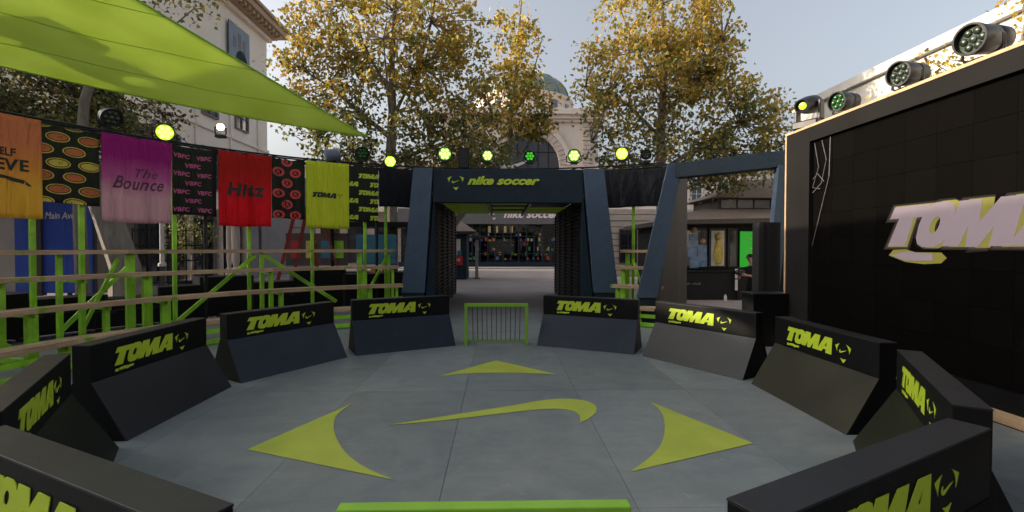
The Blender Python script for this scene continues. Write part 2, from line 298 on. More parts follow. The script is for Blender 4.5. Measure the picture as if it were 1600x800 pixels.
# arena floor of large painted sheets
fl=thing('arena_floor',None,None); del_=0
tag(fl,kind='structure')
MB().box(-10.9,5.9,-10.4,7.6,-.028,-.012).build('floor_base',M['black'],fl)
fme=MB().box(.002,1.498,.002,2.998,-.012,0).build('floor_panel',M['floor'],fl,bevel=.002); first=True
for i in range(-7,4):
    for j in range(-4,3):
        p=(-.4+1.5*i,.69+3*j,0)
        if p[0]+1.5>5.95: continue
        o=fme if first else inst('floor_panel',fme.data,fl); first=False; o.location=(p[0],p[1],rng.uniform(-.0015,.0)); o.name='floor_panel'
mk=thing('floor_emblem','lime ball emblem of three pointed triangles painted round a curved tick on the arena floor','floor marking',(0,0,.004))
for lp in TRI: setmat(curve_mesh([lp],.001),M['limef']); inst('painted_triangle',setmat(curve_mesh([lp],.001),M['limef']),mk)
inst('painted_tick',setmat(curve_mesh([TICK],.001),M['limef']),mk)
# plaza kerb steps in front of the far shop
tag(MB().box(-9,16,38.2,44.5,-.03,.10).build('plaza_step',M['kerb']),kind='structure')
# ------------------------------------------------------------------ pitch barriers
Rf,L,HB,BH,DI,TK,DK=3.67,1.908,.966,.379,.342,.187,.25
hb=HB-BH
b0=thing('pitch_barrier','tmp','barrier',group='barriers round the small pitch')
yb=DI+TK; x0,x1=-L/2,L/2
MB().prism([(x0,.02,.0),(x0,DI+.004,hb),(x0,yb-.004,hb),(x0,yb+DK-.02,0)],(L,0,0)).build('core',M['black'],b0,bevel=.003)
MB().box(x0,x1,DI,yb,hb+.001,HB-.012).build('top_box',M['black'],b0,bevel=.004)
MB().box(x0-.002,x1+.002,DI-.002,yb+.002,HB-.012,HB).build('cap',M['btop'],b0,bevel=.003)
MB().prism([(x0,0,0),(x0,DI-.002,hb-.002),(x0,DI+.012,hb-.002),(x0,.02,0)],(L,0,0)).build('slope_panel',M['slope'],b0,bevel=.002); slope_name=[c for c in b0.children if c.name.startswith('slope_panel')][0].data.name
MB().prism([(x0,yb+DK,0),(x0,yb+.002,hb-.002),(x0,yb-.012,hb-.002),(x0,yb+DK-.02,0)],(L,0,0)).build('slope_panel',M['black'],b0,bevel=.002)
tw,th=.91,.20
tm=scaled(toma_me,tw,th,M['lime']); lm=scaled(logo_me,.125,.125,M['lime']); sm=scaled(sub_me,.26,.045,M['lime'])
for s,rot,yy in ((1,UPR,DI-.003),(-1,UPB,yb+.003)):
    inst('lettering',tm,b0,(s*(-L/2+.29),yy,hb+.092),rot); inst('ball_emblem',lm,b0,(s*(-L/2+1.385),yy,hb+.165),rot); inst('subtitle',sm,b0,(s*(-L/2+.30),yy,hb+.035),rot)
blab={1:'black and navy slanted barrier just left of the far green goal',2:'navy slanted barrier second to the left of the far goal',
3:'slanted barrier greyed by painted-in light on the left, third from the far goal',4:'steeply foreshortened barrier at the left edge, behind the nearest left one',
5:'nearest barrier in the bottom left corner, seen from its outer side',-1:'navy slanted barrier just right of the far green goal',-2:'slanted barrier greyed by painted-in light, second to the right of the far goal',
-3:'slanted barrier with painted-in olive reflection on the right, third from the far goal',-4:'foreshortened barrier at the right, fourth from the far goal, close to the screen platform',-5:'nearest barrier in the bottom right corner, seen from its outer side'}
BAR={}
for n,(k,lab) in enumerate(blab.items()):
    o=b0 if n==0 else copy_tree(b0)
    BAR[k]=o
    a=math.copysign(R(26.8+31.6*(abs(k)-1)),k); o.location=(-math.sin(a)*Rf,math.cos(a)*Rf,0); o.rotation_euler=(0,0,a); o['label']=lab
for k,(nm_,c_) in {-3:('laminate_olive_reflection',(.030,.029,.020)),-4:('laminate_dark_olive_reflection',(.014,.016,.010)),4:('laminate_dark_olive_reflection',(.012,.015,.011)),3:('laminate_grey_light',(.016,.018,.022)),-2:('laminate_grey_light',(.018,.020,.023))}.items():  # panel tints paint lamp reflections and differing light onto identical barriers
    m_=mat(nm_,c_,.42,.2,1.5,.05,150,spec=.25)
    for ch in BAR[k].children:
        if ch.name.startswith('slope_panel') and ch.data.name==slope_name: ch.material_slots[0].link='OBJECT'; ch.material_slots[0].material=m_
# ------------------------------------------------------------------ goals
def goal(loc,rz,lab):
    t=thing('small_goal',lab,'goal',loc,rz,'small goals'); W,H,D=.60,.83,.32
    for s in (-1,1):
        MB().box(s*W-.03,s*W+.03,-.03,.03,0,H-.061).build('post',M['goal'],t,bevel=.006)
        MB().bar((s*W,.03,.05),(s*W,D,.05),.04,.04).build('base_rail',M['goal'],t,bevel=.004)
        MB().bar((s*W,.03,H-.03),(s*W,D,.07),.035,.035).build('rear_brace',M['goal'],t,bevel=.004)
    MB().box(-W-.03,W+.03,-.033,.033,H-.06,H+.008).build('crossbar',M['goal'],t,bevel=.006)
    MB().box(-W-.02,W+.02,D,D+.035,.03,.065).build('back_rail',M['goal'],t,bevel=.004)
    bm=MB().tube([(0,.035,H-.06),(0,D-.01,.05)],.007,6).build('net_bar',M['steel'],t); 
    for i in range(11):
        x=-W+.03+(i+1)*(2*W-.06)/12; o=bm if i==0 else inst('net_bar',bm.data,t); o.location=(x,0,0); o.name='net_bar'
    return t
goal((0,3.72,0),0,'small green goal with black bars at the far side of the pitch, before the entrance')
goal((0,-3.80,0),PI,'near green goal of which only the top bar shows at the bottom edge')
# ------------------------------------------------------------------ entrance gate
gt=thing('entrance_gate','wide navy entrance portal with leaning pillars, slatted tunnel and lime lettering','gate',(0,0,0))
Yg=8.2
def pillar(bo,bi,to,ti,nm='pillar'):
    MB().prism([(bo,Yg,.62),(bi,Yg,.62),(ti,Yg,4.24),(to,Yg,4.24)],(0,.55,0)).build(nm,M['navy'],gt,bevel=.012)
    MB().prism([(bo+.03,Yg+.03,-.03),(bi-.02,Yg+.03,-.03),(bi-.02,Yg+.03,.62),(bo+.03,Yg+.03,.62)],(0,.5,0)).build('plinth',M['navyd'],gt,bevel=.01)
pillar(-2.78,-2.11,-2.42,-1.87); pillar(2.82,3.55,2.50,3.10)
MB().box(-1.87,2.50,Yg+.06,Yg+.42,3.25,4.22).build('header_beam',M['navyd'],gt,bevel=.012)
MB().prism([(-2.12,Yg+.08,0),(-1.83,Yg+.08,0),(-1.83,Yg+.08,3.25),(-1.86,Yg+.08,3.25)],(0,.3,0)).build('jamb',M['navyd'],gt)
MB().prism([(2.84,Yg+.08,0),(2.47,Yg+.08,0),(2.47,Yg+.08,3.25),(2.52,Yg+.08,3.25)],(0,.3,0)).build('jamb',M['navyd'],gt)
for sx in (-1,1):
    xi=-1.83 if sx<0 else 2.47
    MB().box(min(xi,xi+sx*.16),max(xi,xi+sx*.16)-0,Yg+.45,14.95,0,3.415).build('tunnel_wall',M['black'],gt)
    sb=MB().box(0,.045,0,6.3,0,.055).build('slat',M['slat'],gt,bevel=.004)
    for i in range(27):
        o=sb if i==0 else inst('slat',sb.data,gt); o.name='slat'; o.location=((xi if sx<0 else xi-.045),Yg+.6,.06+i*.12)
    for j in range(4): MB().box(xi-sx*0+(0 if sx<0 else -.06),xi+(.06 if sx<0 else 0),Yg+1.8+j*1.55,Yg+1.88+j*1.55,0,3.28).build('batten',M['black'],gt)
MB().box(-1.83,2.47,Yg+.45,14.95,3.42,3.5).build('tunnel_roof',M['black'],gt)
for j in range(7):
    for (xa,xb) in ((-1.75,-.35),(-.2,.95),(1.1,2.4)):
        if (j,xa) in ((1,1.1),(2,1.1),(2,-.2),(4,-.2)): continue
        MB().box(xa,xb,Yg+.6+j*.85,Yg+.82+j*.85,3.33,3.37).build('ceiling_slat',M['slatg'],gt)
for x in (-.27,1.02): MB().box(x-.04,x+.04,Yg+.5,14.9,3.27,3.41).build('ceiling_beam',M['steel'],gt)
me=fit(text_mesh('nike soccer',1,.35,.042,.02),2.10,.25); inst('lettering',setmat(me,M['lime']),gt,(-.87,Yg+.048,3.76),UPR)
inst('ball_emblem',scaled(logo_me,.235,.235,M['lime']),gt,(-1.20,Yg+.055,3.84),UPR)
# leaning navy frame that ties the gate to the screen
fr=thing('leaning_frame','tilted navy frame with long beam running from the gate to the screen wall','frame',(0,0,0))
MB().prism([(3.50,6.2,.68),(4.02,6.2,.68),(4.66,6.2,4.06),(4.28,6.2,4.06)],(.12,.42,0)).build('pillar',M['navy'],fr,bevel=.012)
MB().prism([(3.66,6.24,-.02),(4.06,6.24,-.02),(4.02,6.24,.68),(3.56,6.24,.68)],(.1,.38,0)).build('plinth',M['navyd'],fr,bevel=.01)
MB().prism([(4.06,6.36,0),(4.90,7.10,0),(5.24,7.40,0),(5.24,7.40,3.88),(4.64,6.62,3.95),(4.04,6.34,.7)],(-.06,.08,0)).build('fin_panel',M['fin'],fr)
MB().bar((4.55,6.35,3.88),(6.45,4.62,3.90),.34,.36).build('beam',M['navyd'],fr,bevel=.01)
MB().prism([(5.86,4.55,.6),(6.14,4.55,.6),(6.44,4.55,3.75),(6.14,4.55,3.75)],(.1,.34,0)).build('pillar',M['navy'],fr,bevel=.01)
MB().prism([(5.86,4.58,-.02),(6.14,4.58,-.02),(6.14,4.58,.6),(5.86,4.58,.6)],(.1,.3,0)).build('plinth',M['navyd'],fr,bevel=.01)
# ------------------------------------------------------------------ screen wall
lw=thing('screen_wall','huge dark video wall in plywood edged surround showing glowing block letters','screen',(5.75,0,0))
Y0,Y1,ZT=-7.5,3.66,4.2
MB().box(.02,.5,Y0,Y1-.05,0,.34).build('skirting',M['black'],lw)
MB().box(0,.6,2.92,Y1-.045,.34,ZT-.045).build('side_surround',M['screenf'],lw)
MB().box(.001,.6,Y0,2.919,3.90,ZT-.045).build('top_surround',M['screenf'],lw)
MB().box(-.012,.62,Y0,Y1,ZT-.044,ZT).build('top_trim',M['ply'],lw,bevel=.003)
MB().box(-.012,.62,Y1-.043,Y1,.1,ZT-.045).build('edge_trim',M['ply'],lw,bevel=.003)
MB().box(-.12,.7,Y0,Y1+.05,.0,.10).build('platform',M['ply'],lw,bevel=.004)
MB().box(.12,.55,Y0,2.93,.30,3.92).build('backing',M['black'],lw)
pm=MB().box(.075,.12,.0015,.4985,.0015,.4985).build('led_panel',M['led'],lw); first=True
for i in range(17):
    for j in range(8):
        y=2.9-.5*(i+1); z=.345+j*.445
        o=pm if first else inst('led_panel',pm.data,lw); first=False; o.location=(0,y,z); o.scale=(1,1,.888); o.name='led_panel'
LR=(PI/2,0,-PI/2)
def rot_on_wall(me,y,z,x,nm,m): o=inst(nm,setmat(me,m),lw,(x,y,z),LR); return o
for off_,es_,xx in ((.075,.018,.0732),(.04,.05,.0724)):
    hm=mat('screen_soft_edge',(.004,.004,.004),.6,.05,8,spec=.1,emit=(.62,.46,.36),es=es_)
    rot_on_wall(scaled(norm(toma_mesh(off_)),2.60,.60,hm),1.17,1.945,xx+.0,'soft_edge',hm)
rot_on_wall(scaled(toma_me,2.70,.62,M['ledglow2']),1.16,1.94,.066,'lettering_shadow',M['ledglow2'])
rot_on_wall(scaled(toma_me,2.45,.60,M['ledglow']),1.16,1.95,.062,'lettering',M['ledglow'])
pill=[(0,.09),(.08,.17),(.30,.18),(.45,.14),(.85,.14),(.93,.07),(.85,0),(.6,-.02),(.3,0)]
rot_on_wall(curve_mesh([pill],.004),1.15,1.75,.070,'subtitle_shadow',M['ledglow2']); rot_on_wall(curve_mesh([[(.03,.09),(.3,.15),(.72,.12),(.74,.03),(.3,.02)]],.004),1.14,1.75,.062,'subtitle',M['ledglow'])
for pts in ([(.03,2.82,3.85),(.03,2.70,3.4),(.03,2.86,3.05),(.03,2.65,3.0)],[(.03,2.62,3.86),(.03,2.50,3.5),(.03,2.62,3.1),(.03,2.86,2.95)],[(.03,2.40,3.87),(.03,2.42,3.2),(.03,2.60,2.7),(.03,2.86,1.98)],[(.03,2.86,3.2),(.03,2.72,3.28),(.03,2.55,3.12)]):
    MB().tube(pts,.006,5).build('cable_reflection',M['cable_reflection'],lw)  # thin tubes stand in for cable lines reflected in the screen
# ------------------------------------------------------------------ stage lights
def stage_light(loc,aim,lab,lens='lensd',r=.15,depth=.30,group=None,yoke=True,halo=False,base=.28):
    t=thing('stage_light',lab,'stage light',loc,0,group)
    z=Vector(aim).normalized(); q=z.to_track_quat('Z','Y'); rot=q.to_euler(); ctr=Vector((0,0,base))
    def put(o,off=Vector((0,0,0))): o.rotation_euler=rot; o.location=ctr+q@off; return o
    b=MB().lathe([(0,-depth*.62),(r*.55,-depth*.62),(r*.86,-depth*.5),(r*.95,-depth*.2),(r*.9,-depth*.17),(r*.95,-depth*.14),(r,depth*.28),(r*1.06,depth*.3),(r*1.06,depth*.38),(r*.94,depth*.38),(r*.9,depth*.25),(0,depth*.25)],24)
    put(b.build('housing',M['steel'],t,smooth=True))
    put(MB().lathe([(0,depth*.26),(r*.9,depth*.26)],24).build('lens_plate',M['plate_'+lens[5:]] if lens in('lens_hot','lens_pale','lens_warm') else M['lensd'],t))
    cm=MB().lathe([(0,.024),(r*.15,.021),(r*.245,.010),(r*.26,0)],10)
    c0=cm.build('lens',M[lens],t,smooth=True); put(c0,Vector((0,0,depth*.27)))
    for k in range(6):
        o=inst('lens',c0.data,t); put(o,Vector((r*.56*math.cos(k*PI/3),r*.56*math.sin(k*PI/3),depth*.27)))
    if yoke:
        sx=Vector((z.y,-z.x,0)).normalized() if abs(z.z)<.99 else Vector((1,0,0))
        a=ctr+sx*(r*1.22); b_=ctr-sx*(r*1.22)
        MB().tube([a,a+Vector((0,0,-base*.6)),Vector((sx.x*r*.8,sx.y*r*.8,.06)),Vector((-sx.x*r*.8,-sx.y*r*.8,.06)),b_+Vector((0,0,-base*.6)),b_],.018,6).build('yoke',M['steel'],t)
        MB().box(-.11,.11,-.09,.09,0,.07).build('base',M['steel'],t,bevel=.01)
    return t
def moving_head(loc,rz,lab,lens='lens_green',group=None):
    t=thing('moving_head_light',lab,'stage light',loc,rz,group)
    MB().box(-.17,.17,-.13,.13,0,.12).build('base',M['steel'],t,bevel=.02)
    for s in (-1,1): MB().prism([(s*.17,-.06,.12),(s*.17,.06,.12),(s*.17,.05,.40),(s*.17,-.05,.40)],(-s*.035,0,0)).build('arm',M['steel'],t,bevel=.01)
    q=Euler_=Matrix.Rotation(R(62),4,'X')
    h=MB().lathe([(0,-.2),(.09,-.2),(.13,-.1),(.125,.05),(.105,.16),(.10,.2),(.085,.2),(.08,.17),(0,.17)],20).build('head',M['steel'],t,smooth=True); h.location=(0,0,.36); h.rotation_euler=(R(105),0,0)
    t.scale=(1.4,1.4,1.3)
    l=MB().lathe([(0,.185),(.035,.18),(.05,.172)],16).build('lens',M[lens],t,smooth=True); l.location=h.location; l.rotation_euler=h.rotation_euler
    return t
gS='stage lights on top of the screen wall'
moving_head((5.95,3.25,4.2),R(-60),'squat moving head light at the far left end of the screen wall top','lens_far',gS)
stage_light((5.97,2.35,4.2),(-.96,-.28,-.10),'second stage light from the far end of the screen wall, green tinted lens','lens_dim',.16,.46,gS,base=.26)
stage_light((5.97,1.05,4.2),(-.97,-.24,-.08),'third stage light on the screen wall, clear glass lens before the white building','lensd',.17,.50,gS,base=.27)
stage_light((5.97,-.05,4.2),(-.98,-.18,-.08),'largest and nearest stage light on the screen wall, handle at its back','lensd',.18,.58,gS,base=.30)
gT='stage lights along the truss over the banners and gate'
def az(r,a,z=0): return (-r*math.sin(R(a)),r*math.cos(R(a)),z)
for a,z,lens,lab,r in ((59,4.55,'lensd','dark stage light under the sail above the purple banner','.20'),(52.9,4.42,'lens_hot','glowing yellow stage light between the sail and the right corner of the purple banner','.20'),
    (45.9,4.78,'lens_warm','small warm white lamp shining above the red banner','.10'),(24.5,4.55,'lens_dim','dark stage light under the tip of the sail','.20'),(19.6,4.35,'lens_hot','small bright yellow stage light above the black drape left of the gate','.18'),
    (9.8,4.68,'lens_pale','bright pale green stage light above the left end of the gate lettering','.22'),(1.9,4.66,'lens_pale','yellow green stage light above the middle of the gate','.18'),(-6.0,4.66,'lens_green','dim green stage light above the word soccer','.18'),
    (-14.2,4.62,'lens_pale','pale round stage light at the right end of the gate beam','.20'),(-22.8,4.6,'lens_hot','brightest yellow stage light above the drape right of the gate','.20'),(-27.1,4.54,'lensd','dark unlit stage light beside the leaning frame','.15')):
    p=az(10.0,a,z); aim=Vector((.06-p[0],-5.9-p[1],-1.6-0)).normalized() if lens in('lens_hot','lens_pale','lens_warm') else Vector((-p[0],-p[1],-4)).normalized()
    stage_light((p[0],p[1],z),aim,lab,lens,float(r),.28,gT,base=.27)
# truss ring the lights stand on
tr=thing('lighting_truss','black pipe truss curving behind the banners and over the gate','truss')
angs=list(range(78,-36,-6))
for rr,zz in ((9.86,4.36),(10.12,4.36),(10.0,4.50)):
    MB().tube([az(rr,a,zz) for a in angs],.025,7,True).build('chord',M['steel'],tr,smooth=True)
for k,a in enumerate(angs[:-1]):
    b=MB(); b.tube([az(9.86,a,4.36),az(10.0,a-3,4.50),az(10.12,a-6,4.36)],.014,5); b.tube([az(10.12,a,4.36),az(10.0,a-3,4.5),az(9.86,a-6,4.36)],.014,5); b.build('lacing',M['steel'],tr)
for a in (76,48,22,-16,-33): MB().tube([az(10.0,a,0),az(10.0,a,4.36)],.045,8).build('upright',M['steel'],tr,smooth=True)
t=thing('box_speaker','black box speaker standing on the gate beam between two lit lamps','speaker',az(9.9,6.3,4.4)); 
MB().box(-.17,.17,-.15,.15,.06,.72).build('cabinet',M['black'],t,bevel=.012); MB().box(-.14,.14,-.165,-.151,.1,.68).build('grille',M['steel'],t); MB().box(-.05,.05,-.05,.05,0,.06).build('foot',M['steel'],t)
t=thing('floodlight','grey drum floodlight above the striped lime lettering banner','floodlight',az(9.95,28.6,4.42),R(30))
b=MB().lathe([(0,-.35),(.17,-.35),(.18,0),(.2,.02),(.2,.05),(0,.05)],20).build('housing',mat('slate_metal',(.10,.13,.18),.5,.1),t,smooth=True); b.rotation_euler=(0,R(80),0); b.location=(0,0,.28)
b=MB().lathe([(0,.055),(.19,.055)],20).build('lens_plate',M['paper'],t); b.rotation_euler=(0,R(80),0); b.location=(0,0,.28); MB().box(-.05,.05,-.05,.05,0,.1).build('foot',M['steel'],t)
# ------------------------------------------------------------------ timber tiers (bleachers)
TIER=[(9.5,1.86),(8.75,1.40),(8.0,.93),(7.28,.46)]
def bleacher(lab,nodes,frames,braces,poles,group):
    t=thing('timber_bleacher',lab,'bleacher',group=group)
    for ti,(r,z) in enumerate(TIER):
        wdt=.30 if ti<3 else .34
        for a,b in zip(nodes[:-1],nodes[1:]):
            for q in range(2):                         # two boards side by side, one fascia board below the front
                ra=r-wdt+q*wdt/2+.0; A=Vector(az(ra+wdt/4,a,z)); B=Vector(az(ra+wdt/4,b,z)); dv=(B-A).normalized()*.003
                MB().bar(A+dv,B-dv,wdt/2-.006,.04).build('plank',M['wood'],t,bevel=.003)
            A=Vector(az(r-wdt-.022,a,z-.02)); B=Vector(az(r-wdt-.022,b,z-.02)); MB().bar(A,B,.035,.085).build('fascia_board',M['wood'],t,bevel=.003)
    for a,b in zip(nodes[:-1],nodes[1:]):
        MB().bar(az(6.92,a,.06),az(6.92,b,.06),.09,.09).build('sill_beam',M['green'],t,bevel=.004)
        MB().bar(az(6.99,a,.26),az(6.99,b,.26),.04,.09).build('sill_beam',M['green'],t,bevel=.004)
    for (a,wd) in frames:
        for ti,(r,z) in enumerate(TIER):
            c=az(r-.17,a,0); ww=wd if ti<3 else wd*.8
            MB().box(-ww/2,ww/2,-.05,.05,0,z-.03,R(a),c).build('post',M['green'],t,bevel=.004)
            if wd>.12: MB().box(-.012,.012,-.056,-.05,0,z-.03,R(a),c).build('groove_strip',M['green'],t)
        MB().bar(az(9.45,a,.07),az(6.9,a,.07),.09,.09).build('rafter',M['green'],t,bevel=.004)
        for ti in range(3): MB().bar(az(TIER[ti][0]-.1,a,TIER[ti+1][1]-.09),az(TIER[ti+1][0]-.3,a,TIER[ti+1][1]-.09),.045,.09).build('joist',M['green'],t,bevel=.004)
    for p,q in braces: MB().bar(p,q,.04,.09).build('brace',M['green'],t,bevel=.004)
    for a in poles: MB().box(-.042,.042,-.042,.042,0,4.36,R(a),az(9.90,a,0)).build('banner_pole',M['green'],t,bevel=.004)
    for a,b in zip(nodes[:-1],nodes[1:]): MB().tube([az(9.7,a+(b-a)*k/4,4.40) for k in range(5)],.022,6).build('banner_rail',M['steel'],t)
    return t
bleacher('long curved green post bleacher with timber boards on the left under the coloured banners',[97,85,73.5,59.2,50,41.4,33,25.6,19.3],
 [(84,.15),(74,.15),(66,.08),(58.6,.16),(41.4,.09),(25.6,.13),(20.4,.07)],
 [(az(9.3,60,1.7),az(8.6,66,.35)),(az(9.3,42.5,1.72),az(8.2,56,.35)),(az(9.3,41,1.72),az(8.3,31,.5)),(az(9.3,21,1.6),az(8.6,26,.4)),(az(9.3,84,1.7),az(8.2,74.5,.3)),(az(9.3,59,1.5),az(9.3,66,.3))],
 [70.4,66.9,62.3,52.1,42.3,32.8,24.1,20.5,80,88],'timber bleachers either side of the gate')
bleacher('short green post bleacher with timber boards seen in the gap right of the gate',[-23.3,-28,-33.5],[(-24.6,.12),(-30,.12)],[(az(9.3,-25.5,1.6),az(8.7,-29,.4))],[-25.0,-33],'timber bleachers either side of the gate')
# ------------------------------------------------------------------ banners
def banner(name,a0,a1,zt,zb,r,m,lab,prints=(),fold=.035,ph=0,group='hanging banners above the bleacher',sag=.0):
    t=thing(name,lab,'banner',az(r,(a0+a1)/2,zt),0,group); O=Vector(t.location)
    W=r*R(a0-a1); H=zt-zb
    def cp(u,v,off=0):     # u 0..1 left to right seen from inside, v 0 bottom .. 1 top
        a=a0+(a1-a0)*u; f=fold*(1.15-v)*(math.sin(u*W*9+ph)+.55*math.sin(u*W*21+ph*2+v*1.5)+.3*math.sin(u*W*5+v*4))
        rr=r+f+.05-off; zz=zb+H*v - sag*4*u*(1-u)*v + .012*math.sin(u*W*4+ph)*(1-v)
        return Vector(az(rr,a,zz))-O
    nu=max(24,int(W*26)); nv=16; vs=[cp(i/nu,j/nv) for j in range(nv+1) for i in range(nu+1)]
    fs=[(j*(nu+1)+i,j*(nu+1)+i+1,(j+1)*(nu+1)+i+1,(j+1)*(nu+1)+i) for j in range(nv) for i in range(nu)]
    me=bpy.data.meshes.new('cloth'); me.from_pydata([tuple(v) for v in vs],[],fs); uvl=me.uv_layers.new(name='UVMap')
    uvs=[(i/nu,j/nv) for j in range(nv+1) for i in range(nu+1)]
    for lp in me.loops: uvl.data[lp.index].uv=uvs[lp.vertex_index]
    for p in me.polygons:p.use_smooth=True
    me.materials.append(m); o=bpy.data.objects.new('cloth',me); C.objects.link(o); o.parent=t
    s=o.modifiers.new('thick','SOLIDIFY'); s.thickness=.004
    # prints: (mesh in metres with origin at left bottom of the cloth, x0, y0, material, name); far-subdivided so that they follow the folds
    for me0,x,y,mm,nm in prints:
        bm=bmesh.new(); bm.from_mesh(me0)
        for k in range(3):
            es=[e for e in bm.edges if e.calc_length()>.12]
            if es: bmesh.ops.subdivide_edges(bm,edges=es,cuts=1,use_grid_fill=False)
        bmesh.ops.triangulate(bm,faces=bm.faces)
        kill=[]
        for v in bm.verts:
            u=(x+v.co.x)/W; vv=(y+v.co.y)/H; uu=min(.995,max(.005,u)); vv=min(.995,max(.005,vv)); v.co=cp(uu,vv,.007+v.co.z)
        m2=bpy.data.meshes.new(nm); bm.to_mesh(m2); bm.free(); setmat(m2,mm); inst(nm,m2,t)
    return t,W,H
def tcopy(me,sx,sy): return scaled(me,sx,sy,M['ink'])
txt=lambda s,w,h,sh=0,off=.02: fit(text_mesh(s,1,sh,off,.002,1.08),w,h)
Zt,Zb,Zp=4.40,2.49,2.82
Mo=cloth_mat('orange_fabric',(.62,.20,.09),(.74,.42,.05),.2,c3=(.66,.27,.05)); Mp=cloth_mat('magenta_fabric',(.32,.015,.20),(.62,.36,.42),.2,c3=(.48,.12,.32))
Mr=cloth_mat('red_fabric',(.42,.015,.010),(.72,.010,.022),.2); My=cloth_mat('lime_fabric',(.56,.64,.03),(.60,.68,.035),.2)
Mk=cloth_mat('dark_print_fabric',(.022,.026,.018),(.018,.02,.016),.08); Mn=cloth_mat('black_drape',(.008,.009,.012),(.008,.009,.012),.04)
W1=9.62*R(74.5-66.6)
arch=[(0,.02),(.25,.20),(.6,.30),(1.0,.34),(1.4,.30),(1.75,.20),(2.0,.0),(1.9,-.02),(1.7,.08),(1.3,.2),(1.1,.2),(1.0,.08),(.9,.2),(.6,.18),(.3,.08),(.1,-.02)]
sc=lambda lp,k: [(x*k,y*k) for x,y in lp]
banner('hanging_banner',74.5,66.6,Zt,Zb,9.60,Mo,'orange fading to yellow banner at the left edge with black arched lettering',
  [(txt('YOURSELF',.78,.15,0,.03),.17,1.15,M['ink'],'lettering'),(txt('BELIEVE',1.0,.22,0,.03),.12,.88,M['ink'],'lettering'),(curve_mesh([sc(arch,.52)],.002),.12,.62,M['ink'],'arch_mark')],.055,.5)
ell=lambda cx,cy,a,b,n=20:[(cx+a*math.cos(2*PI*k/n),cy+b*math.sin(2*PI*k/n)) for k in range(n)]
ovM=mat('oval_gold_print',(.45,.36,.05),.7,.2,4); ovR=mat('oval_red_print',(.40,.10,.03),.7,.2,4)
pr_=[]; 
for row in range(7):
    for c_ in range(4):
        cx=.02+c_*.52+(.26 if row%2 else 0); cy=.02+row*.262
        if cx>1.25: continue
        pr_.append((curve_mesh([ell(0,0,.20,.105),ell(0,0,.175,.086)[::-1]],.002),cx,cy,ovM,'oval_ring'))
        pr_.append((curve_mesh([ell(0,0,.155,.07)],.002),cx,cy,ovR if row%3 else ovM,'oval'))
        pr_.append((txt('HAT',.16,.05,.2,.02),cx-.08,cy-.025,M['ink'],'lettering'))
banner('patterned_banner',66.5,60.8,4.36,Zp,9.69,Mk,'dark banner with rows of gold and red ovals between the orange and purple banners',[p for p in pr_ if p[1]<.97],.02,1.1)
banner('hanging_banner',60.7,52.7,Zt,Zb,9.62,Mp,'purple banner fading to pale pink with dark script lettering',
  [(txt('The',.42,.20,.4,.006),.62,1.02,M['inkp'],'lettering'),(txt('Bounce',.98,.28,.4,.012),.18,.74,M['inkp'],'lettering')],.055,2.1)
vbM=mat('pink_print',(.42,.08,.22),.7,.2,4); vb=[]
for row in range(7):
    for c_ in range(3):
        x=.02+c_*.48-(.24 if row%2 else 0)
        if x<0 or x>.66: continue
        vb.append((txt('VBFC',.34,.11,.1,.04),x,.08+row*.22,vbM,'lettering'))
banner('patterned_banner',52.5,46.9,4.39,2.72,9.71,Mk,'dark banner with small pink VBFC lettering between the purple and red banners',vb,.045,.3,sag=.05)
banner('hanging_banner',46.8,39.2,Zt,Zb,9.62,Mr,'red banner with heavy black lettering, the ladder standing behind its lower corner',
  [(txt('Hitz',.92,.36,.15,.04),.18,.78,M['ink'],'lettering')],.07,3.)
rgM=mat('coral_print',(.48,.05,.045),.7,.2,4); rp=[]
for row in range(6):
    for c_ in range(3):
        x=.16+c_*.44-(.22 if row%2 else 0); y=.1+row*.3
        if x<.05 or x>.78: continue
        rp.append((curve_mesh([ell(0,0,.15,.13,14),ell(0,0,.085,.075,14)[::-1]],.002),x,y,rgM,'ring')); rp.append((txt('R',.09,.10,.1,.03),x-.045,y-.05,rgM,'lettering'))
banner('patterned_banner',39.1,34.1,4.40,2.74,9.70,Mk,'dark banner with coral ring marks between the red and lime banners',rp,.05,1.9,sag=.04)
banner('hanging_banner',34.0,27.0,Zt,Zb,9.62,My,'plain lime banner with small black TOMA lettering',
  [(tcopy(toma_me,.66,.15),.16,.88,M['ink'],'lettering'),(tcopy(logo_me,.06,.06),.93,.97,M['ink'],'ball_emblem')],.028,.9)
tp=[]
for row in range(6):
    off=-.36 if row%2==0 else .26
    for c_ in range(2):
        x=off+c_*.95
        if -.4<x<.62: tp.append((tcopy(toma_me,.62,.145),x,.06+row*.25,M['lime'],'lettering'))
banner('patterned_banner',26.9,21.9,4.35,2.70,9.69,Mk,'black banner with repeated lime TOMA lettering beside the plain lime banner',tp,.02,1.4)
banner('black_drape',21.8,13.5,4.36,3.18,9.66,Mn,'short plain black drape just left of the gate','',.03,.4,'black drapes either side of the gate')
banner('black_drape',-18.5,-34,4.40,3.18,9.66,Mn,'short plain black drape sagging right of the gate','',.03,2.4,'black drapes either side of the gate',sag=.10)
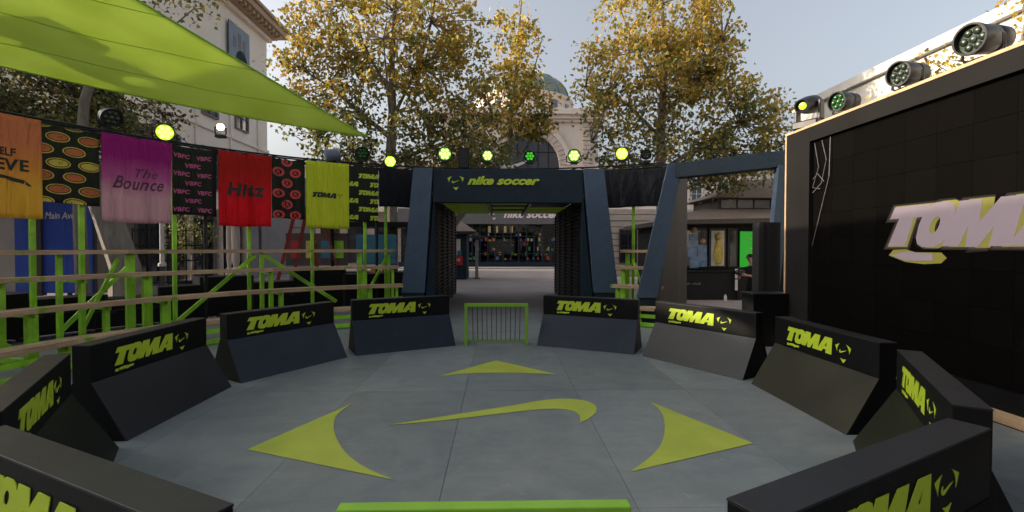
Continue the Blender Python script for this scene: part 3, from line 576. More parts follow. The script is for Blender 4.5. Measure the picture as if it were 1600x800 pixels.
# ------------------------------------------------------------------ shade sail
ss=thing('shade_sheet','large lime green triangular shade sail stretched overhead at the upper left','shade sail')
Ms=bpy.data.materials.new('lime_sail_fabric'); Ms.use_nodes=True; n=Ms.node_tree.nodes; l=Ms.node_tree.links; b=n['Principled BSDF']
tc=n.new('ShaderNodeTexCoord'); nz=n.new('ShaderNodeTexNoise'); nz.inputs['Scale'].default_value=.9; nz.inputs['Detail'].default_value=5; l.new(tc.outputs['Object'],nz.inputs['Vector'])
cr=n.new('ShaderNodeValToRGB'); cr.color_ramp.elements[0].color=(.52,.62,.18,1); cr.color_ramp.elements[1].color=(.59,.69,.24,1); cr.color_ramp.elements[0].position=.35; cr.color_ramp.elements[1].position=.65; l.new(nz.outputs[0],cr.inputs[0])
l.new(cr.outputs[0],b.inputs['Base Color']); b.inputs['Roughness'].default_value=.75
t_=n.new('ShaderNodeBsdfTranslucent'); l.new(cr.outputs[0],t_.inputs[0]); mx=n.new('ShaderNodeMixShader'); mx.inputs[0].default_value=.55; l.new(b.outputs[0],mx.inputs[1]); l.new(t_.outputs[0],mx.inputs[2]); l.new(mx.outputs[0],n['Material Output'].inputs[0])
ST=[Vector((-3.83,8.6,5.2)),Vector((-8.4,-1.8,7.25)),Vector((-11.9,1.4,5.7))]
def sail_pt(i,j,N,P=ST):
    u,v=i/N,j/N; w_=1-u-v; p=P[0]*w_+P[1]*u+P[2]*v
    c=(P[0]+P[1]+P[2])/3
    e=.03*4*w_*u*(1-v)+.03*4*w_*v*(1-u)+.10*4*u*v*(1-w_) # edges cut in
    inner=27*w_*u*v
    p=p+(c-p)*e*.5*(1-inner) ; p.z-=.16*inner+.22*4*w_*v*(1-u)**3; p.z+=(.02*math.sin(8*u-14*v)+.012*math.sin(31*u+9*v)+.010*math.sin(5*u-37*v))*inner
    return p
def tri_grid(N,fn):
    idx={};vs=[];fs=[]
    for i in range(N+1):
        for j in range(N+1-i): idx[i,j]=len(vs); vs.append(fn(i,j,N))
    for i in range(N):
        for j in range(N-i):
            fs.append((idx[i,j],idx[i+1,j],idx[i,j+1]))
            if i+j<N-1: fs.append((idx[i+1,j],idx[i+1,j+1],idx[i,j+1]))
    return vs,fs
vs,fs=tri_grid(40,sail_pt); o=MB().add(vs,fs).build('fabric',Ms,ss,smooth=True); s_=o.modifiers.new('thick','SOLIDIFY'); s_.thickness=.004
for a_,b_ in ((0,1),(1,2),(2,0)):
    pts=[]
    for k in range(25):
        f_=k/24; co=[0,0,0]; co[a_]=1-f_; co[b_]=f_; pts.append(sail_pt(co[1],co[2],1))
    MB().tube(pts,.018,6).build('hem',M['goal'],ss,smooth=True)
for f0 in (.16,.33,.5,.67,.84):
    pts=[]
    for k in range(31):
        q=k/30; co=(1-f0)*(1-q),(1-f0)*q
        p=sail_pt(f0,(1-f0)*q,1); p.z-=.006; pts.append(p)
    MB().tube(pts,.007,4).build('seam',M['goal'],ss)
for k,(x,y) in enumerate(((-8.6,-2.1),(-12.2,1.7))): MB().tube([ST[k+1],(x,y,ST[k+1].z+.15)],.012,5).build('stay_rope',M['steel'],ss); MB().tube([(x,y,0),(x,y,ST[k+1].z+.3)],.06,10).build('mast',M['steel'],ss,smooth=True)
MB().tube([ST[0],az(10.0,22,4.5)],.012,5).build('stay_rope',M['steel'],ss)
shadow_caster=thing('shade_sheet','unseen added shadow sheet with a round hole, left of and above the sail','shade sail')  # unseen sheet added and cut to cast a shadow patch on the sail
SO=[(-13.401, 2.648, 6.982), (-12.356, 2.834, 7.126), (-11.757, 2.987, 7.195), (-11.595, 3.297, 7.139), (-11.37, 3.833, 7.031), (-11.612, 3.985, 6.943), (-11.354, 4.317, 6.899), (-11.146, 4.737, 6.82), (-10.887, 5.252, 6.725), (-10.768, 5.622, 6.644), (-10.373, 6.209, 6.554), (-9.995, 6.667, 6.497), (-10.836, 6.225, 6.463), (-11.235, 5.678, 6.541), (-11.779, 5.15, 6.586), (-12.161, 4.535, 6.687), (-12.326, 4.208, 6.747), (-12.456, 3.747, 6.852), (-12.658, 3.471, 6.891), (-12.49, 3.414, 6.938), (-12.709, 3.184, 6.962), (-13.732, 2.933, 6.84)]
SH=[(-11.281, 5.025, 6.715), (-11.36, 5.065, 6.689), (-11.485, 5.045, 6.671), (-11.619, 4.97, 6.667), (-11.726, 4.863, 6.677), (-11.778, 4.752, 6.698), (-11.762, 4.668, 6.724), (-11.685, 4.631, 6.749), (-11.566, 4.649, 6.766), (-11.435, 4.719, 6.771), (-11.327, 4.824, 6.762), (-11.27, 4.936, 6.742)]
bm=bmesh.new(); V1=[bm.verts.new(p) for p in SO]; V2=[bm.verts.new(p) for p in SH]
E1=[bm.edges.new((V1[i],V1[(i+1)%len(V1)])) for i in range(len(V1))]+[bm.edges.new((V2[i],V2[(i+1)%len(V2)])) for i in range(len(V2))]
bmesh.ops.triangle_fill(bm,use_beauty=True,use_dissolve=False,edges=E1)
me=bpy.data.meshes.new('fabric'); bm.to_mesh(me); bm.free(); setmat(me,M['navyd']); o=inst('fabric',me,shadow_caster); o.modifiers.new('thick','SOLIDIFY').thickness=.004
MB().tube(SO+[SO[0]],.012,5).build('hem',M['steel'],shadow_caster); MB().tube([SO[0],(-14.5,2.4,7.2)],.012,5).build('stay_rope',M['steel'],shadow_caster); MB().tube([(-14.5,2.4,0),(-14.5,2.4,7.4)],.06,8).build('mast',M['steel'],shadow_caster)
MB().tube([SO[11],az(10.0,50,4.5)],.008,5).build('stay_rope',M['steel'],shadow_caster)
# ------------------------------------------------------------------ trees
PAL_G=[(.15,.17,.05),(.21,.20,.06),(.12,.14,.05),(.25,.22,.07),(.09,.11,.045)]; PAL_Y=[(.50,.36,.06),(.60,.45,.09),(.42,.25,.045),(.38,.34,.08),(.54,.31,.05),(.28,.28,.07)]
LEAF=np.array([(0,0,0),(.42,.12,.05),(.30,.46,.10),(0,1,.0),(-.32,.44,.10),(-.42,.10,.05)]); LT=[(0,1,2),(0,2,3),(0,3,4),(0,4,5)]
def tree(name,lab,base,trunk,limbs,blobs,nleaf,size,ymix,seed,bark,group='trees round the plaza',pal=None):
    t=thing(name,lab,'tree',base,0,group); rs=np.random.RandomState(seed)
    tb=MB(); pts=[Vector(p) for p,_ in trunk]; tb.tube(pts,[r for _,r in trunk],10)
    tb.build('trunk',bark,t,smooth=True)
    ctr=np.array([b[0] for b in blobs],float); rad=np.array([b[1] for b in blobs],float)
    wts=np.array([b[2] if len(b)>2 else b[1][0]*b[1][1]*b[1][2] for b in blobs],float); wts/=wts.sum()
    # clump centres
    nc=int(nleaf/34); k=rs.choice(len(blobs),nc,p=wts); dr=rs.normal(size=(nc,3)); dr/=np.linalg.norm(dr,axis=1)[:,None]
    rr=rs.uniform(.15,1,nc)**.45; cc=ctr[k]+dr*rad[k]*rr[:,None]
    lb=MB()
    lp=[]
    for pts_,r0 in limbs:
        P=[Vector(p) for p in pts_]; n_=len(P); lb.tube(P,[r0*(1-.75*i/(n_-1)) for i in range(n_)],7); lp+= [np.array(p) for p in P[1:]]
    lpn=np.array(lp+[np.array(p) for p,_ in trunk[2:]])
    for q in range(0,nc,2):     # twigs from the nearest limb point towards clumps
        c=cc[q]; dd=np.linalg.norm(lpn-c,axis=1)+np.maximum(0,lpn[:,2]-c[2])*1.5; s=lpn[dd.argmin()]
        mid=(s*.5+c*.5)+rs.normal(size=3)*.12; mid[2]-=.08
        lb.tube([s,mid,c],[.035,.022,.008],4,False)
    lb.build('limbs',bark,t,smooth=True)
    # leaves
    per=rs.poisson(34,nc); tot=per.sum(); ci=np.repeat(np.arange(nc),per); spread=rs.uniform(.16,.36,nc)
    pos=cc[ci]+rs.normal(size=(tot,3))*spread[ci][:,None]*np.array([1,1,.8])
    a=rs.normal(size=(tot,3)); a[:,2]-=.5; a/=np.linalg.norm(a,axis=1)[:,None]; b_=rs.normal(size=(tot,3)); b_-=a*(a*b_).sum(1)[:,None]; b_/=np.linalg.norm(b_,axis=1)[:,None]; c_=np.cross(a,b_)
    sz=size*rs.uniform(.6,1.25,tot)
    V=(LEAF[None,:,0,None]*b_[:,None,:]+LEAF[None,:,1,None]*a[:,None,:]+LEAF[None,:,2,None]*c_[:,None,:])*sz[:,None,None]+pos[:,None,:]
    F=(np.array(LT)[None]+6*np.arange(tot)[:,None,None]).reshape(-1,3)
    me=bpy.data.meshes.new('crown'); me.vertices.add(tot*6); me.vertices.foreach_set('co',V.reshape(-1)); me.loops.add(F.size); me.loops.foreach_set('vertex_index',F.reshape(-1).astype(np.int32))
    me.polygons.add(len(F)); me.polygons.foreach_set('loop_start',np.arange(0,F.size,3,dtype=np.int32)); me.polygons.foreach_set('loop_total',np.full(len(F),3,dtype=np.int32)); me.update(calc_edges=True)
    zmin,zmax=pos[:,2].min(),pos[:,2].max(); hgt=(pos[:,2]-zmin)/(zmax-zmin); cy=rs.rand(nc)[ci]
    py=np.clip(ymix[0]+(ymix[1]-ymix[0])*hgt*1.25,0,1); isy=(rs.rand(tot)*.45+cy*.55)<py
    PG=np.array(PAL_G); PY=np.array(pal or PAL_Y); col=np.where(isy[:,None],PY[rs.randint(len(PY),size=tot)],PG[rs.randint(len(PG),size=tot)])*rs.uniform(.75,1.25,(tot,1))
    att=me.color_attributes.new('tint','FLOAT_COLOR','POINT'); cf=np.ones((tot*6,4)); cf[:,:3]=np.repeat(col,6,axis=0); att.data.foreach_set('color',cf.reshape(-1))
    me.materials.append(leafM); o=bpy.data.objects.new('crown',me); C.objects.link(o); o.parent=t; o['kind']='stuff'
    return t
# big left sycamore (trunk behind the rail left of the gate)
tree('sycamore_tree','tall golden autumn sycamore left of the gate, its trunk rising behind the sail tip',(-4.4,14.1,0),
 [((0,0,-.1),.30),((.05,0,3),.24),((0,.05,5.6),.21),((.1,0,7.4),.17),((.05,.1,9.4),.12),((.2,0,11.5),.08),((.3,0,14),.03)],
 [([(0,0,6.4),(-1.3,.3,7.5),(-2.6,.3,8.6),(-3.6,.2,9.2)],.11),([(.1,0,7.2),(1.2,-.3,9.2),(1.7,-.2,11),(2.0,0,13)],.11),([(0,0,5.4),(1.6,.4,6.1),(3.0,.8,6.7),(4.2,.6,7.4)],.09),([(0,0,8.2),(-1.0,.4,10),(-1.8,.2,12)],.08),([(.05,0,6.8),(.2,-1.4,8.2),(.3,-2.4,9.4)],.07),([(0,0,5.),(-1.4,-.4,5.9),(-2.8,-.2,6.4)],.06)],
 [((-.2,0,10.6),(3.9,2.4,3.0)),((-2.6,0,8.8),(2.3,1.8,2.0)),((2.2,0,8.9),(2.0,1.8,2.0)),((.2,0,6.4),(3.2,1.8,1.5),9),((3.0,.5,6.5),(2.2,1.5,1.3),6),((-2.0,0,5.9),(1.9,1.3,1.0),3),((-3.4,-.3,7.2),(1.3,1.,.9),2),((3.7,.2,9.8),(1.5,1.3,2.3))],
 17000,.165,(.12,.98),3,M['bark'],group='golden sycamores behind the gate')
# middle sycamore, further back
tree('sycamore_tree','narrow golden sycamore in the middle, in front of the green dome',(.9,19.8,0),
 [((-4.2,0,-.1),.28),((-3.4,0,3),.24),((-1.6,0,5.4),.2),((-.3,0,7.4),.16),((-.2,0,9.5),.12),((.1,0,12),.07),((.3,0,15),.03)],
 [([(-.6,0,6.9),(-1.2,0,7.6),(-2.0,0,9)],.08),([(0,0,6.5),(1.2,.2,8.1),(1.9,.2,9.4)],.08),([(0,0,9),(.9,0,11),(1.4,0,13)],.06)],
 [((0,0,12.2),(1.3,1.3,2.6)),((.1,0,9.3),(1.9,1.5,1.6)),((-2.3,0,6.8),(1.8,1.5,1.5)),((-3.2,0,5.6),(1.5,1.2,1.1),4),((1.0,0,8.2),(.9,.9,.7),1.2)],6000,.21,(.15,.9),5,M['bark'],group='golden sycamores behind the gate')
# right sycamore
tree('sycamore_tree','broad golden sycamore right of the gate, reaching towards the screen wall',(6.85,14.2,0),
 [((0,0,-.1),.30),((0,0,3),.24),((-.1,0,6),.19),((0,.1,8.2),.14),((.1,0,10),.10),((-.1,0,12),.06),((0,0,14),.03)],
 [([(0,0,6.4),(-1.4,.2,7.9),(-2.2,.2,8.4),(-3.2,.2,8.7)],.09),([(0,0,7.4),(1.5,-.2,9.0),(2.4,-.1,10.6),(2.9,0,12)],.11),([(0,0,5.2),(1.8,.2,6.3),(3.4,.3,7.2),(4.6,.2,7.9)],.10),([(0,0,8.4),(-1.1,.3,10.2),(-1.8,.2,12)],.08),([(0,0,5),(-1.6,-.3,5.7),(-3.0,0,6.3)],.07)],
 [((.1,0,11.4),(2.9,2.2,2.1)),((-.4,0,9.4),(3.5,2.2,1.7)),((-1.6,0,7.7),(2.7,1.8,1.3)),((2.2,0,7.7),(2.7,1.8,1.9)),((3.7,.2,6.9),(1.8,1.3,1.8),4),((.8,.2,5.8),(4.0,1.6,1.5),11),((1.8,0,10),(1.9,1.6,1.5)),((3.2,.3,5.0),(2.1,1.2,.7),3.5)],
 18500,.165,(.12,.98),9,M['bark'],group='golden sycamores behind the gate')
DK_=[(.07,.05,.025),(.11,.07,.03),(.045,.045,.02)]
tree('olive_tree','dark dense tree with a leaning grey trunk behind the oval print banner',(-13.3,11.8,0),
 [((.1,0,-.1),.62),((0,0,1.2),.46),((-.6,0,3),.42),((-1.1,0,4.2),.34),((-1.5,0,6),.24),((-1.6,0,7.4),.12)],
 [([(-.6,0,3.2),(.3,0,4.6),(.9,0,6.0)],.17),([(-1.1,0,4.4),(-2.6,0,5.6),(-4.4,0,6.4)],.16)],
 [((-3.2,0,7.2),(3.6,1.6,1.7)),((-.2,0,6.4),(2.0,1.5,1.4)),((-1.6,0,5.8),(3.0,1.6,1.1)),((-6.0,0,6.6),(2.6,1.6,1.9))],19000,.14,(.3,.45),13,M['bark2'],pal=DK_)
tree('plane_tree','branch tips of a plane tree hanging in front of the pale building above the sail',(-10.6,9.8,0),
 [((-2.5,0,-.1),.2),((-2.6,0,3),.17),((-2.4,0,6.5),.14),((-1.6,0,9),.11),((-.8,0,11),.08)],
 [([(-2.4,0,7.5),(-1.4,0,8.8),(-.3,0,9.2),(.5,0,9.0)],.05),([(-1,0,10),(0,0,10.4),(.9,0,10)],.05)],
 [((.5,0,9.7),(1.1,.5,.45),1),((-.9,0,10.3),(1.4,.6,.7),1.6),((1.5,0,10.6),(.7,.5,.9),.9)],520,.14,(.2,.5),17,M['bark'])
tree('young_tree','small shrubby tree with thin twigs behind the nearest stage light at the upper right',(12.0,5.2,0),
 [((0,0,-.1),.12),((0,0,3),.1),((.1,0,6),.06),((.1,-.2,7.2),.03)],
 [([(0,0,5),(-.5,.6,6),(-1.1,1.1,6.8)],.03),([(0,0,5.4),(.3,-.6,6.6),(.2,-1,7.9)],.03)],
 [((-.6,.8,6.0),(.9,1.2,.7),1.2),((.2,-.9,7.4),(.6,1.0,1.0),1.6)],650,.11,(.3,.6),19,M['bark'])
tree('young_tree','small potted olive tree behind the bleacher in front of the pale wall',(-12.6,14.4,0),
 [((0,0,.5),.06),((.05,0,1.3),.05),((0,0,2.2),.03)],[([(0,0,1.6),(.4,0,2.1),(.6,0,2.6)],.02),([(0,0,1.6),(-.4,0,2.2),(-.6,0,2.8)],.02)],
 [((0,0,2.6),(1.0,.8,.9))],800,.10,(.1,.15),23,M['bark2'])
t=thing('planter','square dark planter holding the potted olive tree','planter',(-12.6,14.4,0)); 
MB().prism([(-.3,-.3,0),(.3,-.3,0),(.3,.3,0),(-.3,.3,0)],(0,0,.55)).build('tub',M['pot'],t,bevel=.02); MB().box(-.34,.34,-.34,.34,.55,.60).build('rim',M['pot'],t,bevel=.01)
# ------------------------------------------------------------------ buildings
def window(parent,x0,x1,z0,z1,y,mframe,mglass,nx=2,nz=2,axis='y',face=-1,depth=.12,name='window'):
    # a framed window set in a plane: axis 'y' -> wall faces -y ; axis 'x' -> wall faces +x (x0,x1 are then y values)
    f=MB(); gl=MB(); t=.07
    def bx(mb,a0,a1,b0,b1,d0,d1):
        if axis=='y': mb.box(a0,a1,y+d0*face if face>0 else y-d1,y+d1*face if face>0 else y-d0,b0,b1)
        else: mb.box(y+d0,y+d1,a0,a1,b0,b1) if face>0 else mb.box(y-d1,y-d0,a0,a1,b0,b1)
    bx(f,x0,x1,z0,z0+t,0,depth); bx(f,x0,x1,z1-t,z1,0,depth); bx(f,x0,x0+t,z0+t,z1-t,0,depth); bx(f,x1-t,x1,z0+t,z1-t,0,depth)
    for i in range(1,nx): c=x0+(x1-x0)*i/nx; bx(f,c-t*.3,c+t*.3,z0+t,z1-t,.01,depth*.8)
    for i in range(1,nz): c=z0+(z1-z0)*i/nz; bx(f,x0+t,x1-t,c-t*.3,c+t*.3,.012,depth*.75)
    fo=f.build(name,mframe,parent); bx(gl,x0+t*.5,x1-t*.5,z0+t*.5,z1-t*.5,.001,.03); gl.build('pane',mglass,fo); return fo
# left neoclassical building: wall faces +x at x=-15
lb=thing('pale_building','tall cream classical building with deep cornice at the upper left','building',(0,0,0)); X=-15.0
MB().box(-26,X,15.4,26.1,3.9,15.2).build('wall',M['creaml'],lb)
MB().box(-26,X-.5,15.6,25.9,0,3.9).build('ground_floor_wall',M['grey'],lb)
for z0,z1,p in ((15.2,15.45,.25),(15.45,15.7,.5),(15.7,16.05,1.0),(16.05,16.25,1.15),(12.2,12.45,.15),(3.9,4.3,.12),(8.0,8.2,.1)):
    MB().box(-26.2-0*p,X+p,15.4-p,26.1+p,z0,z1).build('cornice',M['tan'] if p>.4 else M['creaml'],lb,bevel=.03)
dm=MB().box(X+.02,X+.85,0,.22,15.48,15.69).build('dentil',M['tan'],lb)
for i in range(23):
    o=dm if i==0 else inst('dentil',dm.data,lb); o.location=(0,15.55+i*.48,0); o.name='dentil'
for i in range(4): MB().box(X,X+.10,15.45+i*3.1,15.55+i*3.1,4.3,12.2).build('pilaster',M['creaml'],lb,bevel=.02)
for i in range(3):
    for z in (4.9,8.7): window(lb,16.0+i*3.1,17.4+i*3.1,z,z+2.2,X,M['grey'],M['glassb'],2,3,'x',1)
# roof banner poster
po=thing('wall_poster','blue poster with pale figures hung high on the cream building','poster',(X,0,0))
MB().box(.13,.18,21.4,23.6,12.55,14.5).build('board',M['glassb'],po,bevel=.01); 
for q,(y,h) in enumerate(((22.0,.6),(22.5,.9),(23.0,.7))): MB().box(.181,.187,y-.14,y+.14,13.2,13.2+h).build('figure',M['grey'],po)
o=inst('disc',setmat(curve_mesh([arcpts((0,0),.6,0,PI,14)],.004),M['navyd']),po,(.19,22.7,12.6),(PI/2,0,PI/2))
for i in range(5):  # ground floor shop openings and piers
    window(lb,15.2+i*2.0,16.7+i*2.0,.3,3.4,X-.5,M['dwood'],M['glassd'],2,2,'x',1)
for i in range(3): MB().lathe([(.26,0),(.26,.3),(.19,.35),(.17,3.3),(.27,3.45),(.27,3.9)],16,o=(X-.1,18.2+i*2.6,0)).build('column',M['cream2'],lb,smooth=True)
# arched hall straight behind the gate: front faces -y at Y=40
ah=thing('arched_hall','pale stone hall with a great arched window and green dome behind the gate','building',(0,0,0)); Yh=41.0
cx,cz,ri,ro=2.80,9.9,3.05,4.15
def arch_wall(x0,x1,z0,z1,r,y,dep,m,nm):
    # wall with an arched opening that goes down to z0
    A=[(cx+r*math.cos(a),cz+r*math.sin(a)) for a in [PI*k/24 for k in range(25)]]
    mb=MB(); 
    def q(a,b,c,d): mb.prism([(p[0],y,p[1]) for p in (a,b,c,d)],(0,dep,0))
    for k in range(24):
        a,b=A[k],A[k+1]; q(a,(a[0],z1),(b[0],z1),b)
    q((x0,z0),(cx-r,z0),(cx-r,z1),(x0,z1)); q((cx+r,z0),(x1,z0),(x1,z1),(cx+r,z1)); mb.build(nm,m,ah)
arch_wall(-5.5,9.6,5.3,15.0,ri,Yh,.7,M['cream'],'front_wall')
MB().box(-5.4,9.5,Yh+.71,58,5.3,14.9).build('hall_body',M['cream'],ah)
MB().box(cx-ri-.1,cx+ri+.1,Yh+.45,Yh+.5,5.3,cz+ri).build('arch_glazing',M['archg'],ah)
for k in range(-2,3): MB().box(cx+k*1.0-.04,cx+k*1.0+.04,Yh+.38,Yh+.44,5.3,cz+math.sqrt(max(0,ri**2-(k*1.0)**2))-.05).build('mullion',M['steel'],ah)
for z in (7.4,9.4,11.2): 
    hw=math.sqrt(max(0.1,ri**2-max(0,z-cz)**2)); MB().box(cx-hw,cx+hw,Yh+.40,Yh+.43,z-.03,z+.03).build('transom',M['steel'],ah)
NV=23
for k in range(NV):
    a0=PI*k/NV+.006; a1=PI*(k+1)/NV-.006; pr0=.16 if k%2 else .13
    MB().prism([(cx+r*math.cos(a),Yh-pr0,cz+r*math.sin(a)) for r,a in ((ri,a0),(3.72,a0),(3.72,a1),(ri,a1))],(0,pr0+.3,0)).build('voussoir',M['cream2'],ah,bevel=.02)
mb=MB()
for k in range(24):
    a0=PI*k/24;a1=PI*(k+1)/24; mb.prism([(cx+r*math.cos(a),Yh-.22,cz+r*math.sin(a)) for r,a in ((3.73,a0),(4.15,a0),(4.15,a1),(3.73,a1))],(0,.22,0))
mb.build('arch_moulding',M['cream'],ah)
for sx in (cx-6.25,cx+5.3):
    for i in range(20):
        MB().box(sx,sx+.95,Yh-.24+(.05 if i%2 else 0),Yh,5.35+i*.43,5.35+i*.43+.38).build('quoin_block',M['cream2'],ah,bevel=.03)
for z0,z1,p in ((14.0,14.25,.3),(14.25,14.6,.55),(14.6,15.15,.85)): MB().box(-5.5-p,9.6+p,Yh-p,Yh+.7,z0,z1).build('cornice',M['cream'],ah,bevel=.03)
MB().lathe([(5.6,14.9),(5.6,18.3),(5.8,18.4),(5.8,18.7),(5.3,18.7)],40,o=(2.9,51.5,0)).build('drum',M['cream'],ah,smooth=True)
MB().lathe([(5.35*math.cos(a),18.7+3.6*math.sin(a)) for a in [PI/2*k/12 for k in range(12)]]+[(.3,22.3),(.3,22.7),(.0,23)],40,o=(2.9,51.5,0)).build('dome',M['dome'],ah,smooth=True)
for k in range(16):
    a=2*PI*k/16; MB().tube([(2.9+5.4*math.cos(b)*math.cos(a),51.5+5.4*math.cos(b)*math.sin(a),18.7+3.65*math.sin(b)) for b in [PI/2*j/8 for j in range(8)]],.09,5).build('rib',M['dome'],ah)
    c=(2.9+5.58*math.cos(a+.2),51.5+5.58*math.sin(a+.2)); MB().box(-.35,.35,-.08,.08,16.6,17.9,a+.2+PI/2,(c[0],c[1],0)).build('window',M['glassb'],ah)
# poster in the arch
ps=thing('arch_poster','grey arch window poster with white tick and two heads','poster',(0,Yh+.3,0))
inst('tick',setmat(curve_mesh([[(-x*1.45,-y*1.45) for x,y in TICK]],.01),M['paper']),ps,(1.9,0,9.75),UPR)
for x,r_,z in ((1.0,.42,8.9),(1.9,.38,8.75),(5.0,.45,8.9)): MB().lathe([(0,r_),(r_*.6,r_*.8),(r_*.85,r_*.2),(r_*.8,-r_*.4),(r_*.45,-r_),(0,-r_*1.1)],14,o=(x,0,z)).build('head',M['skin'],ps,smooth=True)
# shop front under the hall
sh=thing('shop_front','dark glazed shop front with lit lettering seen through the tunnel','shop',(0,0,0)); Ys=40.2
MB().box(-9.5,16,Ys+1.6,Ys+1.75,.1,5.3).build('back_wall',M['black'],sh)
MB().box(-9.5,16,Ys-.15,Ys+.6,4.15,5.6).build('fascia',M['shopband'],sh,bevel=.02)
MB().box(-9.5,16,Ys,Ys+.5,.10,.55).build('stall_riser',M['navyd'],sh)
rs=random.Random(3)
for i in range(34):
    x=-9.2+i*.74; MB().box(x-.05,x+.05,Ys+.02,Ys+.16,.55,4.15).build('mullion',M['navyd'],sh)
    MB().box(x+.05,x+.69,Ys+.10,Ys+.12,.55,4.15).build('pane',M['glass'],sh)
for z in (1.35,3.0): MB().box(-9.3,16,Ys+.03,Ys+.095,z-.04,z+.04).build('transom',M['navyd'],sh)
gm=[M['red'],M['merch'],M['yellow'],M['bluep'],M['green'],M['paper'],M['warm'],M['teal']]
for k,c_ in enumerate(((.50,.05,.04),(.05,.30,.10),(.55,.42,.08),(.08,.15,.45),(.5,.5,.48),(.45,.18,.05),(.30,.05,.20))): M['goods%d'%k]=mat('shop_goods_glow',c_,.6,.3,9,emit=c_,es=.16)  # faint glow in the goods stands in for shop interior light
for i in range(100):
    x=rs.uniform(-4.5,9); z=.75+rs.randrange(6)*.45; w_=rs.uniform(.10,.26); h_=rs.uniform(.12,.34); MB().box(x-w_/2,x+w_/2,Ys+.45+.004*i,Ys+.60+.004*i,z,z+h_).build('display_goods',M['goods%d'%(i%7)],sh,bevel=.01)
for i in range(5): MB().box(-4.5,9,Ys+1.1,Ys+1.3,.70+i*.45,.74+i*.45).build('shelf',M['dwood'],sh)
for x in (-.9,-.2,.6,1.2): MB().box(x-.12,x+.12,Ys+.125,Ys+.15,3.35,3.95).build('lamp',M['warm'],sh)
me=fit(text_mesh('nike soccer',1,.3,.03,.03),5.3,.75); inst('lettering',setmat(me,M['sign']),sh,(.45,Ys-.18,4.72),UPR)
inst('ball_emblem',scaled(logo_me,.5,.5,M['sign']),sh,(-.45,Ys-.18,5.05),UPR)
# side wings of the hall
for (xa,xb,lab,dx) in ((-26,-5.7,'low cream wing with rows of windows left of the arched hall',0),(9.9,34,'low cream wing right of the arched hall, mostly behind the sycamore',1)):
    wg=thing('low_wing',lab,'building')
    MB().box(xa,xb,Yh-.2,Yh+9,5.3 if dx else 5.31,9.6).build('wall',M['cream'],wg)
    MB().box(xa,xb,Yh+.8,Yh+9,.0,5.29).build('lower_wall',M['cream2'],wg)
    for z0,z1,p in ((5.3,5.7,.2),(9.2,9.5,.3),(9.5,9.95,.6)): MB().box(xa-.0,xb+0,Yh-.2-p,Yh-.19,z0,z1).build('cornice',M['cream'],wg,bevel=.03)
    nwin=int((xb-xa)/2.6)
    for i in range(nwin):
        x=xa+.9+i*2.6; window(wg,x,x+1.1,6.4,8.6,Yh-.2,M['paper'],M['glassb'],2,3); 
        if not(-9.4<x<16): window(wg,x,x+1.8,.4,3.9,Yh+.8,M['dwood'],M['glassd'],2,2)
        MB().box(x-.5,x-.2,Yh-.34,Yh-.2,5.7,9.2).build('pilaster',M['cream'],wg)
# masonry wall behind the gap right of the gate
mw=thing('banded_wall','pale banded masonry block seen in the gap right of the gate','building'); 
for i in range(11): MB().box(5.2,13.5,27.0-(.04 if i%2 else 0),29,.0+i*.42,.0+i*.42+.38).build('stone_course',M['cream2'],mw,bevel=.02)
window(mw,6.1,7.2,.9,3.2,26.96,M['dwood'],M['glassd'],2,2); window(mw,8.2,9.4,.9,3.2,26.96,M['dwood'],M['glassd'],2,2)
# white building at the right
wb=thing('white_building','long bright white building rising behind the screen wall','building')
MB().box(14,24,-14,16.5,0,8.25).build('wall',M['white'],wb); MB().box(13.8,24.2,-14.2,16.7,8.25,8.6).build('parapet',M['white'],wb,bevel=.02)
for i in range(7): window(wb,-12+i*4,-10.4+i*4,2.2,4.6,14,M['grey'],M['glassd'],2,2,'x',-1)
# far left block and off-frame blocks, one added for shade
fb=thing('far_left_block','shaded brown and grey block with dark shopfronts at the far left behind the bleacher','building')
MB().box(-60,-20.5,21.6,34,0,8.4).build('wall',M['roof'],fb); MB().box(-60.4,-20.2,21.2,34.4,8.4,8.9).build('cornice',M['tan'],fb,bevel=.03)
for i in range(11): window(fb,-53+i*3,-51.2+i*3,.3,3.0,21.6,M['dwood'],M['glassd'],2,1); window(fb,-53+i*3,-51.4+i*3,4.6,7.2,21.6,M['paper'],M['glassb'],2,3)
bk=thing('link_block','grey stone block with dark doorway between the far left block and the cream building','building')
MB().box(-20.4,-15.6,26.5,36,0,7.5).build('wall',M['grey'],bk); window(bk,-19.6,-18.0,.1,3.2,26.5,M['dwood'],M['glassd'],2,1); window(bk,-17.6,-16.3,.8,3.0,26.5,M['paper'],M['glassd'],2,2); window(bk,-19.4,-16.4,4.4,6.6,26.5,M['grey'],M['glassb'],4,2)
ob=thing('plaza_shade_block','unseen cream block added left of the plaza to shade the pitch','building')  # unseen block added to shade the pitch; wall heights steer the sun

